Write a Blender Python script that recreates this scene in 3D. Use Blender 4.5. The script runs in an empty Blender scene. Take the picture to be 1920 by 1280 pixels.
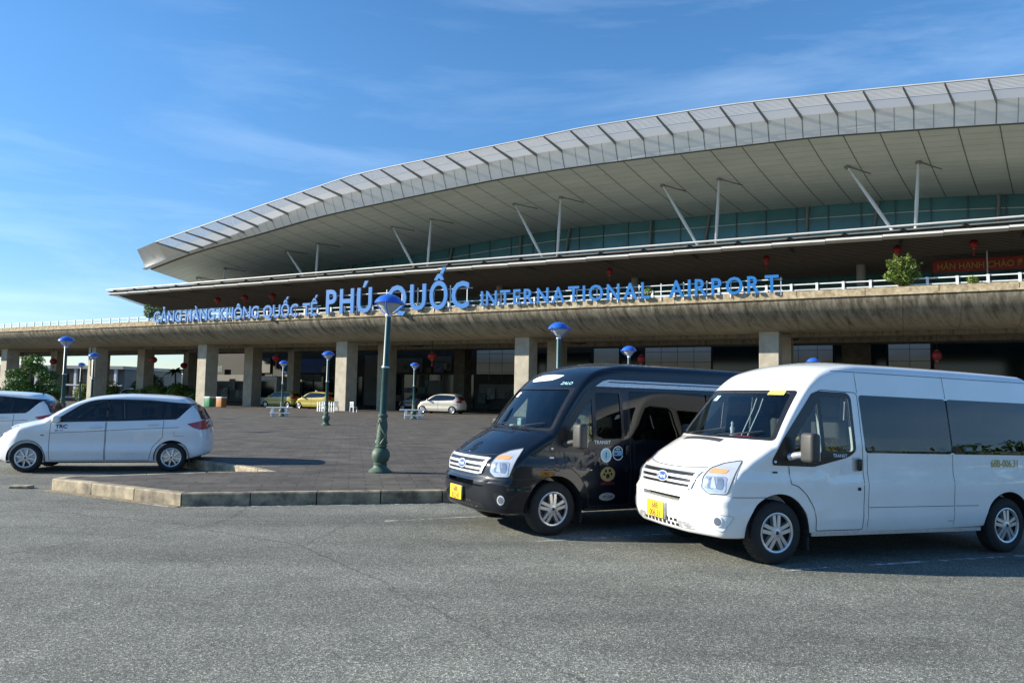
import bpy, bmesh, math, random
from mathutils import Vector, Matrix, Quaternion
from mathutils.bvhtree import BVHTree
from mathutils.geometry import tessellate_polygon
R = math.radians
PI = math.pi
scene = bpy.context.scene
COL = scene.collection
random.seed(7)

# ------------------------------------------------------------------ camera
CAM_H = 1.85
roll, pitch = 0.018, math.atan(102 / 1400)
fwd = Vector((0, math.cos(pitch), math.sin(pitch)))
r0 = Vector((1, 0, 0)); u0 = r0.cross(fwd)
rgt = math.cos(roll) * r0 + math.sin(roll) * u0
upv = -math.sin(roll) * r0 + math.cos(roll) * u0
cam_d = bpy.data.cameras.new('camera'); cam = bpy.data.objects.new('camera', cam_d); COL.objects.link(cam)
cam_d.lens = 26.25; cam_d.sensor_width = 36; cam_d.clip_start = 0.05; cam_d.clip_end = 6000
M = Matrix.Identity(4)
for i in range(3):
    M[i][0] = rgt[i]; M[i][1] = upv[i]; M[i][2] = -fwd[i]
M[2][3] = CAM_H
cam.matrix_world = M
scene.camera = cam

# ------------------------------------------------------------------ light
SUN_EL, SUN_AZ = R(23.5), R(178.5)          # azimuth measured from +X, counter-clockwise
S = Vector((math.cos(SUN_AZ) * math.cos(SUN_EL), math.sin(SUN_AZ) * math.cos(SUN_EL), math.sin(SUN_EL)))
sd = bpy.data.lights.new('sun', 'SUN'); sun = bpy.data.objects.new('sun', sd); COL.objects.link(sun)
sd.energy = 4.0; sd.angle = R(0.55); sd.color = (1.0, 0.93, 0.80)
sun.rotation_mode = 'QUATERNION'; sun.rotation_quaternion = S.to_track_quat('Z', 'Y')
sun.location = (-40, -20, 60)
w = bpy.data.worlds.new('World'); scene.world = w; w.use_nodes = True
nt = w.node_tree; nt.nodes.clear()
def N(t, **k):
    n = nt.nodes.new(t)
    for a, b in k.items(): setattr(n, a, b)
    return n
sky = N('ShaderNodeTexSky', sky_type='NISHITA', sun_disc=False)
sky.sun_elevation = SUN_EL; sky.sun_rotation = math.atan2(S.x, S.y)
sky.air_density = 1.0; sky.dust_density = 0.0; sky.ozone_density = 3.5; sky.altitude = 0
tc = N('ShaderNodeTexCoord')
mp = N('ShaderNodeMapping'); mp.inputs['Scale'].default_value = (1.0, 1.6, 6.5); mp.inputs['Rotation'].default_value = (R(4), R(10), 0); mp.inputs['Location'].default_value = (3.7, 1.2, .4)
n1 = N('ShaderNodeTexNoise'); n1.inputs['Scale'].default_value = 2.3; n1.inputs['Detail'].default_value = 9; n1.inputs['Roughness'].default_value = .62; n1.inputs['Distortion'].default_value = .35
n2 = N('ShaderNodeTexNoise'); n2.inputs['Scale'].default_value = 1.1; n2.inputs['Detail'].default_value = 3
cr = N('ShaderNodeValToRGB'); cr.color_ramp.elements[0].position = .48; cr.color_ramp.elements[1].position = .80
cr2 = N('ShaderNodeValToRGB'); cr2.color_ramp.elements[0].position = .38; cr2.color_ramp.elements[1].position = .72
mu = N('ShaderNodeMath', operation='MULTIPLY'); mu2 = N('ShaderNodeMath', operation='MULTIPLY'); mu2.inputs[1].default_value = .34
mix = N('ShaderNodeMixRGB'); mix.inputs[2].default_value = (4.6, 5.6, 6.6, 1)
bg = N('ShaderNodeBackground'); bg.inputs[1].default_value = .106
out = N('ShaderNodeOutputWorld')
L = nt.links.new
sz = N('ShaderNodeSeparateXYZ'); L(tc.outputs['Generated'], sz.inputs[0])
L(tc.outputs['Generated'], mp.inputs[0]); L(mp.outputs[0], n1.inputs[0]); L(tc.outputs['Generated'], n2.inputs[0])
L(n1.outputs[0], cr.inputs[0]); L(n2.outputs[0], cr2.inputs[0]); L(cr.outputs[0], mu.inputs[0]); L(cr2.outputs[0], mu.inputs[1])
cv = N('ShaderNodeMapRange'); cv.inputs[1].default_value = .05; cv.inputs[2].default_value = .34; cv.inputs[3].default_value = 2.0; cv.inputs[4].default_value = .55; L(sz.outputs[2], cv.inputs[0]); mu3 = N('ShaderNodeMath', operation='MULTIPLY'); L(mu.outputs[0], mu3.inputs[0]); L(cv.outputs[0], mu3.inputs[1]); L(mu3.outputs[0], mu2.inputs[0]); L(mu2.outputs[0], mix.inputs[0]); hs = N('ShaderNodeHueSaturation'); hs.inputs['Saturation'].default_value = 1.18; hs.inputs['Value'].default_value = .80; L(sky.outputs[0], hs.inputs['Color'])
ml_ = N('ShaderNodeMapRange'); ml_.inputs[1].default_value = 0; ml_.inputs[2].default_value = .38; ml_.inputs[3].default_value = 0; ml_.inputs[4].default_value = 1.0; L(sz.outputs[2], ml_.inputs[0])
hz = N('ShaderNodeMixRGB', blend_type='MULTIPLY'); hz.inputs[0].default_value = 1; L(hs.outputs[0], hz.inputs[1]); ht_ = N('ShaderNodeMixRGB'); ht_.inputs[1].default_value = (.60, .62, .72, 1); ht_.inputs[2].default_value = (.97, .97, .98, 1); L(ml_.outputs[0], ht_.inputs[0]); L(ht_.outputs[0], hz.inputs[2]); L(hz.outputs[0], mix.inputs[1]); L(mix.outputs[0], bg.inputs[0]); L(bg.outputs[0], out.inputs[0])
scene.view_settings.view_transform = 'Standard'; scene.view_settings.look = 'None'
scene.view_settings.exposure = 1.33; scene.view_settings.gamma = 1
scene.cycles.max_bounces = 8; scene.cycles.transparent_max_bounces = 12
scene.cycles.sample_clamp_indirect = 6

# ------------------------------------------------------------------ helpers
def thing(name, label, cat, loc=(0, 0, 0), rz=0, group=None, rot=None):
    o = bpy.data.objects.new(name, None); COL.objects.link(o)
    o.empty_display_size = .3
    o.location = loc; o.rotation_euler = rot if rot else (0, 0, rz)
    o['label'] = label; o['category'] = cat
    if group: o['group'] = group
    return o
def tag(o, label, cat, group=None):
    o['label'] = label; o['category'] = cat
    if group: o['group'] = group
    return o
def copy_tree(o, parent=None):
    c = o.copy(); COL.objects.link(c); c.parent = parent
    for ch in list(o.children): copy_tree(ch, c)
    return c
def mkobj(name, verts, faces, mat, parent=None, smooth=None):
    me = bpy.data.meshes.new(name); me.from_pydata([tuple(v) for v in verts], [], faces); me.update()
    if mat: me.materials.append(mat)
    return mkobj_me(name, me, parent, smooth)
def mkobj_me(name, me, parent=None, smooth=None):
    if smooth is not None:
        me.polygons.foreach_set('use_smooth', [True] * len(me.polygons))
        me.set_sharp_from_angle(angle=R(smooth))
    o = bpy.data.objects.new(name, me); COL.objects.link(o)
    if parent: o.parent = parent
    return o
class MB:
    def __init__(s): s.v = []; s.f = []
    def add(s, v, f):
        b = len(s.v); s.v += [Vector(x) for x in v]; s.f += [[i + b for i in q] for q in f]; return s
    def box(s, x0, x1, y0, y1, z0, z1, m=None):
        v = [Vector((x, y, z)) for x in (x0, x1) for y in (y0, y1) for z in (z0, z1)]
        if m: v = [m @ p for p in v]
        return s.add(v, [(0, 1, 3, 2), (4, 6, 7, 5), (0, 4, 5, 1), (2, 3, 7, 6), (0, 2, 6, 4), (1, 5, 7, 3)])
    def rbox(s, x0, x1, y0, y1, z0, z1, r, m=None, seg=3):
        bm = bmesh.new(); bmesh.ops.create_cube(bm, size=1)
        for q in bm.verts: q.co = Vector(((x0 + x1) / 2 + q.co.x * (x1 - x0), (y0 + y1) / 2 + q.co.y * (y1 - y0), (z0 + z1) / 2 + q.co.z * (z1 - z0)))
        bmesh.ops.bevel(bm, geom=bm.edges[:], offset=r, segments=seg, profile=.5, affect='EDGES')
        bm.verts.index_update()
        s.add([(m @ q.co if m else q.co.copy()) for q in bm.verts], [[q.index for q in f.verts] for f in bm.faces]); bm.free(); return s
    def tube(s, pts, rad, n=10, cap=True):
        pts = [Vector(p) for p in pts]; k = len(pts)
        rads = rad if isinstance(rad, (list, tuple)) else [rad] * k
        rings = []; prev = None
        for i, p in enumerate(pts):
            d = (pts[min(i + 1, k - 1)] - pts[max(i - 1, 0)]).normalized()
            a = prev if prev is not None else (Vector((0, 0, 1)) if abs(d.z) < .9 else Vector((1, 0, 0)))
            e1 = (a - d * a.dot(d))
            if e1.length < 1e-5: e1 = d.orthogonal()
            e1.normalize(); e2 = d.cross(e1); prev = e1
            rings.append([p + rads[i] * (math.cos(2 * PI * j / n) * e1 + math.sin(2 * PI * j / n) * e2) for j in range(n)])
        v = [q for r_ in rings for q in r_]
        f = [(i * n + j, i * n + (j + 1) % n, (i + 1) * n + (j + 1) % n, (i + 1) * n + j) for i in range(k - 1) for j in range(n)]
        if cap: f += [list(range(n))[::-1], [(k - 1) * n + j for j in range(n)]]
        return s.add(v, f)
    def lathe(s, prof, n=24, m=None, a0=0, a1=2 * PI, scale=(1, 1)):
        full = abs(a1 - a0 - 2 * PI) < 1e-6; cnt = n if full else n + 1
        v = []
        for (r_, z) in prof:
            for j in range(cnt):
                a = a0 + (a1 - a0) * j / n
                p = Vector((r_ * math.cos(a) * scale[0], r_ * math.sin(a) * scale[1], z)); v.append(m @ p if m else p)
        f = []
        for i in range(len(prof) - 1):
            for j in range(n):
                j2 = (j + 1) % cnt if full else j + 1
                f.append((i * cnt + j, i * cnt + j2, (i + 1) * cnt + j2, (i + 1) * cnt + j))
        return s.add(v, f)
    def prism(s, poly, d):
        d = Vector(d); k = len(poly)
        v = [Vector(p) for p in poly]; v2 = [p + d for p in v]
        return s.add(v + v2, [list(range(k))[::-1], [k + i for i in range(k)]] + [(i, (i + 1) % k, k + (i + 1) % k, k + i) for i in range(k)])
    def grid(s, rows):
        nr, nc = len(rows), len(rows[0])
        return s.add([p for r_ in rows for p in r_], [(i * nc + j, i * nc + j + 1, (i + 1) * nc + j + 1, (i + 1) * nc + j) for i in range(nr - 1) for j in range(nc - 1)])
    def build(s, name, mat, parent=None, smooth=None):
        return mkobj(name, s.v, s.f, mat, parent, smooth)
def pchip(tab):
    xs = [a for a, b in tab]; ys = [b for a, b in tab]; n = len(xs)
    h = [xs[i + 1] - xs[i] for i in range(n - 1)]; dl = [(ys[i + 1] - ys[i]) / h[i] for i in range(n - 1)]
    d = [0] * n; d[0] = dl[0]; d[-1] = dl[-1]
    for i in range(1, n - 1):
        if dl[i - 1] * dl[i] > 0:
            w1 = 2 * h[i] + h[i - 1]; w2 = h[i] + 2 * h[i - 1]
            d[i] = (w1 + w2) / (w1 / dl[i - 1] + w2 / dl[i])
    def f(x):
        if x <= xs[0]: return ys[0]
        if x >= xs[-1]: return ys[-1]
        i = 0
        while xs[i + 1] < x: i += 1
        t = (x - xs[i]) / h[i]
        return ((1 + 2 * t) * (1 - t) ** 2 * ys[i] + t * (1 - t) ** 2 * h[i] * d[i] + t * t * (3 - 2 * t) * ys[i + 1] + t * t * (t - 1) * h[i] * d[i + 1])
    return f
def lerp(a, b, t): return a + (b - a) * t
def sstep(a, b, x):
    t = max(0, min(1, (x - a) / (b - a))); return t * t * (3 - 2 * t)

# ------------------------------------------------------------------ materials
def mat_base(name):
    m = bpy.data.materials.new(name); m.use_nodes = True
    n = m.node_tree.nodes; b = n['Principled BSDF']; return m, m.node_tree, n, b
def setp(b, **k):
    names = {'col': 'Base Color', 'rough': 'Roughness', 'metal': 'Metallic', 'spec': 'Specular IOR Level', 'coat': 'Coat Weight', 'crough': 'Coat Roughness', 'trans': 'Transmission Weight', 'ior': 'IOR', 'alpha': 'Alpha'}
    for a, v in k.items():
        b.inputs[names[a]].default_value = (*v, 1) if a == 'col' else v
def plain(name, col, rough=.5, metal=0, var=.06, scale=6, bump=0, coat=0, spec=.5, stretch=(1, 1, 1), dirt=None):
    """paint/plastic/metal with slight procedural variation in tone and roughness"""
    m, t, n, b = mat_base(name); setp(b, col=col, rough=rough, metal=metal, coat=coat, spec=spec)
    if coat: b.inputs['Coat Roughness'].default_value = .04
    tc = n.new('ShaderNodeTexCoord'); mp = n.new('ShaderNodeMapping'); mp.inputs['Scale'].default_value = stretch
    no = n.new('ShaderNodeTexNoise'); no.inputs['Scale'].default_value = scale; no.inputs['Detail'].default_value = 6; no.inputs['Roughness'].default_value = .6
    t.links.new(tc.outputs['Object'], mp.inputs[0]); t.links.new(mp.outputs[0], no.inputs[0])
    cr = n.new('ShaderNodeValToRGB'); e = cr.color_ramp.elements
    e[0].position = .3; e[1].position = .7
    e[0].color = (*[max(0, c * (1 - var)) for c in col], 1); e[1].color = (*[min(1, c * (1 + var)) for c in col], 1)
    if dirt: e[0].color = (*dirt, 1)
    t.links.new(no.outputs[0], cr.inputs[0]); t.links.new(cr.outputs[0], b.inputs['Base Color'])
    mr = n.new('ShaderNodeMapRange'); mr.inputs[3].default_value = max(0, rough * .85); mr.inputs[4].default_value = min(1, rough * 1.15)
    t.links.new(no.outputs[0], mr.inputs[0]); t.links.new(mr.outputs[0], b.inputs['Roughness'])
    if bump:
        bp = n.new('ShaderNodeBump'); bp.inputs['Strength'].default_value = bump; bp.inputs['Distance'].default_value = .02
        t.links.new(no.outputs[0], bp.inputs['Height']); t.links.new(bp.outputs[0], b.inputs['Normal'])
    return m
def glass_mat(name, tint, refl=1.0, rough=.0, ior=1.5):
    m = bpy.data.materials.new(name); m.use_nodes = True; t = m.node_tree; n = t.nodes; n.clear()
    o = n.new('ShaderNodeOutputMaterial'); tr = n.new('ShaderNodeBsdfTransparent'); tr.inputs[0].default_value = (*tint, 1)
    gl = n.new('ShaderNodeBsdfGlossy'); gl.inputs['Roughness'].default_value = rough; gl.inputs[0].default_value = (refl, refl, refl, 1)
    fr = n.new('ShaderNodeFresnel'); fr.inputs[0].default_value = ior
    mr = n.new('ShaderNodeMath'); mr.operation = 'MULTIPLY_ADD'; mr.inputs[1].default_value = 1.0; mr.inputs[2].default_value = .01
    mx = n.new('ShaderNodeMixShader')
    t.links.new(fr.outputs[0], mr.inputs[0]); t.links.new(mr.outputs[0], mx.inputs[0]); t.links.new(tr.outputs[0], mx.inputs[1]); t.links.new(gl.outputs[0], mx.inputs[2]); t.links.new(mx.outputs[0], o.inputs[0])
    return m
MT = {}
# ------------------------------------------------------------------ vehicle bodies
def half_ring(P, X, off=0.0, K=14):
    zt = P['zt'](X) - off; zb = max(P['zb'](X), 0) + off
    if off: zb = max(zb, P.get('floor', .8))
    hw = P['hw'](X) - off; cr = P['crown'](X); rc = P['rc'](X); T = P['T']
    ze = zt - cr; zlo = zb + .05
    yb = hw * T(zlo); ytop = hw * T(ze - rc)
    p = [(0, zb), (hw * .5, zb), (yb - .05, zb), (yb - .015, zb + .015)]
    for k in range(K + 1):
        z = lerp(zlo, ze - rc, k / K); p.append((hw * T(z), z))
    for k in range(1, 7):
        a = PI / 2 * k / 6; p.append((ytop - rc + rc * math.cos(a), ze - rc + rc * math.sin(a)))
    for k in range(1, 9):
        u = 1 - k / 8; p.append(((ytop - rc) * u, zt - cr * u * u))
    return p
def body_solid(P, off=0.0, x0=None, x1=None, step=.06):
    L = P['L']; a = 0 if x0 is None else x0; b = L if x1 is None else x1
    rf = P.get('rf', .07) if not off else .03
    rings = []
    def disp(X, y, z):
        hw = P['hw'](X)
        return X + P['bow'](X) * min(1, abs(y) / hw) ** P.get('bexp', 2.6) + P['fp'](z) * (1 - sstep(0, .45, X)) - P['rp'](z) * sstep(L - P['rfade'], L, X)
    def put(X, d):
        h = half_ring(P, X, off); zs = [q[1] for q in h]; zm = (min(zs) + max(zs)) / 2; hz = (max(zs) - min(zs)) / 2; hy = max(q[0] for q in h)
        fy = max(.0, 1 - d / hy); fz = max(0, 1 - d / hz)
        pts = [(y * fy, zm + (z - zm) * fz) for y, z in h]
        full = [(y, z) for y, z in pts] + [(-y, z) for y, z in pts[-2:0:-1]]
        rings.append([Vector((disp(X, y, z), y, z)) for y, z in full])
    h0 = half_ring(P, a, off); hz0 = (max(q[1] for q in h0) - min(q[1] for q in h0)) / 2
    for k in range(8, 0, -1): put(a, rf + (hz0 - rf) * k / 8 * .97)
    for k in range(4): t = k / 4; put(a + rf * (1 - math.cos(PI / 2 * t)), rf * (1 - math.sin(PI / 2 * t)))
    xs = [a + rf]; n = int((b - a - 2 * rf) / step)
    xs = sorted(set([round(a + rf + (b - a - 2 * rf) * i / n, 4) for i in range(n + 1)] + [q for q in P.get('brk', []) if a + rf + .02 < q < b - rf - .02]))
    for X in xs: put(X, 0)
    for k in range(3, -1, -1): t = k / 4; put(b - rf * (1 - math.cos(PI / 2 * t)), rf * (1 - math.sin(PI / 2 * t)))
    h1 = half_ring(P, b, off); hz1 = (max(q[1] for q in h1) - min(q[1] for q in h1)) / 2
    for k in range(1, 9): put(b, rf + (hz1 - rf) * k / 8 * .97)
    m = len(rings[0]); v = [p for r_ in rings for p in r_]
    f = [(i * m + j, (i + 1) * m + j, (i + 1) * m + (j + 1) % m, i * m + (j + 1) % m) for i in range(len(rings) - 1) for j in range(m)]
    f.append(list(range(m))); f.append([(len(rings) - 1) * m + j for j in range(m)][::-1])
    bm = bmesh.new(); vs = [bm.verts.new(p) for p in v]
    for q in f: bm.faces.new([vs[i] for i in q])
    bmesh.ops.remove_doubles(bm, verts=bm.verts, dist=1e-5)
    bmesh.ops.recalc_face_normals(bm, faces=bm.faces)
    me = bpy.data.meshes.new('solid'); bm.to_mesh(me); bm.free(); return me
def boolean(me, cutters, op='DIFFERENCE'):
    o = bpy.data.objects.new('tmp', me); COL.objects.link(o); tmp = [o]
    for c in cutters:
        q = bpy.data.objects.new('tmpc', c); COL.objects.link(q); tmp.append(q)
        md = o.modifiers.new('b', 'BOOLEAN'); md.operation = op; md.solver = 'EXACT'; md.object = q
    dg = bpy.context.evaluated_depsgraph_get(); dg.update()
    res = bpy.data.meshes.new_from_object(o.evaluated_get(dg))
    for q in tmp: bpy.data.objects.remove(q)
    return res
def mesh_of(mb):
    bm = bmesh.new(); vs = [bm.verts.new(p) for p in mb.v]
    for q in mb.f: bm.faces.new([vs[i] for i in q])
    bmesh.ops.recalc_face_normals(bm, faces=bm.faces)
    me = bpy.data.meshes.new('c'); bm.to_mesh(me); bm.free(); return me
def bvh_of(me):
    return BVHTree.FromPolygons([v.co.copy() for v in me.vertices], [list(p.vertices) for p in me.polygons])
def rounded(poly, r=.04, n=4):
    out = []; k = len(poly)
    for i in range(k):
        p = Vector(poly[i]); a = Vector(poly[i - 1]); b = Vector(poly[(i + 1) % k])
        rr = r if not isinstance(r, (list, tuple)) else r[i]
        if rr <= 0: out.append(tuple(p)); continue
        da = (a - p); db = (b - p); ra = min(rr, da.length * .45, db.length * .45)
        s = p + da.normalized() * ra; e = p + db.normalized() * ra
        for j in range(n + 1):
            t = j / n; out.append(tuple((1 - t) ** 2 * s + 2 * t * (1 - t) * p + t * t * e))
    return out
class Proj:
    """projects 2-D outlines along a direction on to a body; axis 'n' near side (u=x), 'f' far side, 'x' front (u=y), 'r' rear (u=y), or an angle in degrees between front and near side"""
    def __init__(s, bvh, axis):
        s.b = bvh; s.axis = axis
        if axis == 'n': s.d = Vector((0, 1, 0)); s.U = Vector((1, 0, 0))
        elif axis == 'f': s.d = Vector((0, -1, 0)); s.U = Vector((1, 0, 0))
        elif axis == 'x': s.d = Vector((1, 0, 0)); s.U = Vector((0, 1, 0))
        elif axis == 'r': s.d = Vector((-1, 0, 0)); s.U = Vector((0, 1, 0))
        elif axis == 't': s.d = Vector((0, 0, -1)); s.U = Vector((1, 0, 0))
        else:
            a = R(abs(axis)); sg = 1 if axis > 0 else -1
            s.d = Vector((math.cos(a), sg * math.sin(a), 0)); s.U = Vector((-math.sin(a), sg * math.cos(a), 0))
        s.W = Vector((0, 1, 0)) if axis == 't' else Vector((0, 0, 1))
    def __call__(s, u, v, off=0.0):
        o = s.U * u + s.W * v; o = o - s.d * 8
        h = s.b.ray_cast(o, s.d)
        if h[0] is None:
            h = s.b.find_nearest(o + s.d * 7)
            return h[0].copy()
        nrm = h[1]
        if nrm.dot(s.d) > 0: nrm = -nrm
        return h[0] + nrm * off
    def u(s, p): return Vector(p).dot(s.U)
def decal(P, loops, off=.003, cell=.06, thick=0):
    bm = bmesh.new(); co = [Vector((u, v, 0)) for l in loops for u, v in l]
    vs = [bm.verts.new(c) for c in co]
    for t in tessellate_polygon([[Vector((u, v, 0)) for u, v in l] for l in loops]):
        try: bm.faces.new([vs[i] for i in t])
        except ValueError: pass
    xs = [c.x for c in co]; ys = [c.y for c in co]
    for ax, lo, hi in ((0, min(xs), max(xs)), (1, min(ys), max(ys))):
        k = math.floor(lo / cell) + 1
        while k * cell < hi:
            pc = Vector((0, 0, 0)); pc[ax] = k * cell; no = Vector((0, 0, 0)); no[ax] = 1
            bmesh.ops.bisect_plane(bm, geom=bm.verts[:] + bm.edges[:] + bm.faces[:], plane_co=pc, plane_no=no); k += 1
    bm.verts.index_update()
    v = [P(q.co.x, q.co.y, off) for q in bm.verts]; f = [[q.index for q in fc.verts] for fc in bm.faces]; nf0 = len(f)
    if thick:
        bd = [e for e in bm.edges if len(e.link_faces) == 1]; nb = len(v)
        v2 = [P(q.co.x, q.co.y, off - thick) for q in bm.verts]
        for e in bd: f.append([e.verts[0].index, e.verts[1].index, e.verts[1].index + nb, e.verts[0].index + nb])
        v = v + v2
    bm.free()
    for i, q in enumerate(f):
        a, b, c = v[q[0]], v[q[1]], v[q[2]]
        if i < nf0 and (b - a).cross(c - a).dot(P.d) > 0: f[i] = q[::-1]
    return v, f
def ribbon(P, pts, width, off=.002, closed=False, step=.04):
    pts = [Vector((a, b)) for a, b in pts]
    if closed: pts = pts + [pts[0]]
    q = [pts[0]]
    for a, b in zip(pts[:-1], pts[1:]):
        k = max(1, int((b - a).length / step))
        for i in range(1, k + 1): q.append(a.lerp(b, i / k))
    v = []; f = []
    for i, p in enumerate(q):
        d = (q[min(i + 1, len(q) - 1)] - q[max(i - 1, 0)]).normalized(); n = Vector((-d.y, d.x)) * width / 2
        v += [P(p.x + n.x, p.y + n.y, off), P(p.x - n.x, p.y - n.y, off)]
        if i: f.append((2 * i - 2, 2 * i - 1, 2 * i + 1, 2 * i))
    return v, f
_tc = {}
def text2d(s, size, bold=0.0, sx=1.0, extr=0):
    c = bpy.data.curves.new('t', 'FONT'); c.body = s; c.size = size; c.offset = bold * size; c.extrude = extr; c.resolution_u = 3
    o = bpy.data.objects.new('t', c); COL.objects.link(o)
    dg = bpy.context.evaluated_depsgraph_get(); dg.update()
    m = bpy.data.meshes.new_from_object(o.evaluated_get(dg)); bpy.data.objects.remove(o)
    v = [(q.co.x * sx, q.co.y, q.co.z) for q in m.vertices]; f = [list(p.vertices) for p in m.polygons]
    bpy.data.meshes.remove(m); return v, f
def text_on(P, s, u, v, size, off=.005, bold=.01, sx=1.0, center=True, flip=1):
    vs, fs = text2d(s, size, bold, sx)
    x0 = min(a for a, b, c in vs); x1 = max(a for a, b, c in vs)
    cx = (x0 + x1) / 2 if center else x0
    return [P(u + flip * (a - cx), v + b, off) for a, b, c in vs], fs

VAN = dict(L=5.72, bexp=3.2, rf=.05, floor=.86, rfade=.6,
    zt=pchip([(0, .985), (.1, 1.06), (.25, 1.14), (.5, 1.27), (.7, 1.375), (.76, 1.40), (.80, 1.44), (1.28, 1.985), (1.42, 2.115), (1.62, 2.25), (1.9, 2.345), (2.3, 2.395), (3.5, 2.405), (5.3, 2.385), (5.72, 2.33)]),
    zb=pchip([(0, .30), (.3, .29), (.6, .33), (3, .33), (4.8, .36), (5.72, .42)]),
    hw=pchip([(0, .95), (.15, .975), (.4, .99), (1, 1.0), (4.8, 1.0), (5.4, .99), (5.72, .965)]),
    T=pchip([(.27, .95), (.45, .978), (.595, 1.002), (.65, .988), (.8, .998), (.95, 1.002), (1.005, .976), (1.25, .970), (1.6, .925), (1.95, .872), (2.15, .835), (2.3, .80)]),
    crown=pchip([(0, .06), (.7, .06), (1.0, .03), (1.3, .03), (2, .05), (5.7, .05)]),
    rc=pchip([(0, .06), (.7, .07), (1.3, .08), (1.9, .13), (2.5, .14), (5.7, .14)]),
    bow=pchip([(0, .25), (.3, .23), (.7, .19), (1.3, .15), (2.0, .05), (2.4, 0), (5.7, 0)]),
    fp=pchip([(.25, .05), (.4, .01), (.55, 0), (.7, .0), (.74, .035), (.9, .06), (1.1, .10)]),
    rp=pchip([(.3, 0), (1.1, .0), (2.3, .22)]), brk=[.7, .73, .76, .78, .80, .83, 1.28, 1.42])
MINI = dict(L=4.53, floor=.62, rfade=.75,
    zt=pchip([(0, .78), (.12, .90), (.32, 1.00), (.7, 1.10), (.95, 1.155), (1.0, 1.18), (1.3, 1.37), (1.65, 1.56), (1.95, 1.66), (2.3, 1.715), (2.8, 1.745), (3.5, 1.725), (3.95, 1.68), (4.25, 1.63), (4.4, 1.56), (4.53, 1.45)]),
    zb=pchip([(0, .24), (.5, .22), (3.9, .22), (4.2, .28), (4.53, .36)]),
    hw=pchip([(0, .70), (.15, .78), (.4, .84), (.9, .87), (3.8, .87), (4.3, .83), (4.53, .76)]),
    T=pchip([(.2, .93), (.36, .965), (.47, 1.0), (.53, .985), (.65, .972), (.80, .985), (.93, 1.0), (1.0, .985), (1.1, .965), (1.3, .90), (1.55, .80), (1.7, .74)]),
    crown=pchip([(0, .05), (.9, .05), (1.2, .04), (2, .04), (4.5, .04)]),
    rc=pchip([(0, .08), (.9, .10), (1.5, .10), (2.2, .12), (4.5, .12)]),
    bow=pchip([(0, .38), (.5, .26), (1.0, .2), (1.8, .12), (2.4, .02), (3.6, 0), (4.0, -.04), (4.53, -.16)]),
    fp=pchip([(.2, .06), (.35, .01), (.5, 0), (.65, .03), (.9, .16)]),
    rp=pchip([(.25, .07), (.4, .01), (.6, 0), (.95, .03), (1.1, .08), (1.5, .30), (1.7, .40)]), brk=[.95, .97, 1.0, 1.03])
VANS = dict(white=((1.815, 9.165), R(21)), black=((-.702, 10.516), R(28.5)))
# ------------------------------------------------------------------ vehicle materials
MT['white_paint'] = plain('white_paint', (.80, .81, .795), rough=.32, coat=1, var=.045, scale=1.6)
MT['pearl_paint'] = plain('pearl_paint', (.74, .76, .78), rough=.34, coat=1, var=.03, scale=2.5)
MT['black_paint'] = plain('black_paint', (.003, .005, .010), rough=.35, coat=.8, spec=.15, var=.2, scale=3)
MT['yellow_paint'] = plain('yellow_paint', (.40, .33, .05), rough=.35, coat=1, var=.05)
MT['champagne_paint'] = plain('champagne_paint', (.62, .58, .48), rough=.35, metal=.3, coat=1, var=.05)
MT['dark_paint'] = plain('dark_paint', (.03, .035, .045), rough=.3, coat=1)
MT['black_trim'] = plain('black_trim', (.012, .013, .015), rough=.28, var=.2, spec=.5)
MT['seam'] = plain('seam', (.03, .033, .036), rough=.7)
MT['rubber'] = plain('rubber', (.018, .018, .018), rough=.82, var=.3, scale=14, bump=.1)
MT['liner'] = plain('liner', (.010, .010, .010), rough=.9)
MT['alloy'] = plain('alloy', (.62, .63, .64), rough=.33, metal=.75, var=.08, scale=12)
MT['alloy_dark'] = plain('alloy_dark', (.045, .047, .05), rough=.5, metal=.4)
MT['chrome'] = plain('chrome', (.88, .89, .90), rough=.26, metal=.55, var=.04)
MT['mirror_grey'] = plain('mirror_grey', (.045, .045, .043), rough=.55, var=.15)
MT['lamp_reflector'] = plain('lamp_reflector', (.42, .47, .56), rough=.22, metal=.55, var=.25, scale=30, coat=1)
MT['lamp_lens'] = plain('lamp_lens', (.46, .51, .58), rough=.1, metal=.2, var=.1, coat=1)
MT['lamp_dark'] = plain('lamp_dark', (.20, .25, .33), rough=.2, metal=.5, coat=1)
MT['amber'] = plain('amber', (.75, .33, .14), rough=.25, coat=1)
MT['red_lens'] = plain('red_lens', (.42, .012, .02), rough=.15, coat=1, var=.2, scale=20)
MT['plate_yellow'] = plain('plate_yellow', (.86, .50, .02), rough=.45, var=.04)
MT['ink'] = plain('ink', (.06, .03, .02), rough=.6)
MT['interior'] = plain('interior', (.045, .048, .052), rough=.8)
MT['seat_fabric'] = plain('seat_fabric', (.10, .095, .085), rough=.9, bump=.2)
MT['sticker_white'] = plain('sticker_white', (.80, .86, .88), rough=.5)
MT['sticker_cyan'] = plain('sticker_cyan', (.40, .68, .72), rough=.5)
MT['sticker_yellow'] = plain('sticker_yellow', (.75, .66, .12), rough=.5, var=.3, scale=40)
MT['gold_text'] = plain('gold_text', (.50, .36, .04), rough=.5, var=.3, scale=30)
MT['red_plastic'] = plain('red_plastic', (.55, .03, .04), rough=.4)
MT['paper'] = plain('paper', (.55, .72, .66), rough=.8)
MT['badge_blue'] = plain('badge_blue', (.05, .11, .30), rough=.25, coat=1)
MT['sticker_blue'] = plain('sticker_blue', (.18, .42, .62), rough=.4)
MT['gold'] = plain('gold', (.34, .25, .09), rough=.5, var=.3, scale=30)
MT['dark_red'] = plain('dark_red', (.22, .015, .02), rough=.5)
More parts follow.
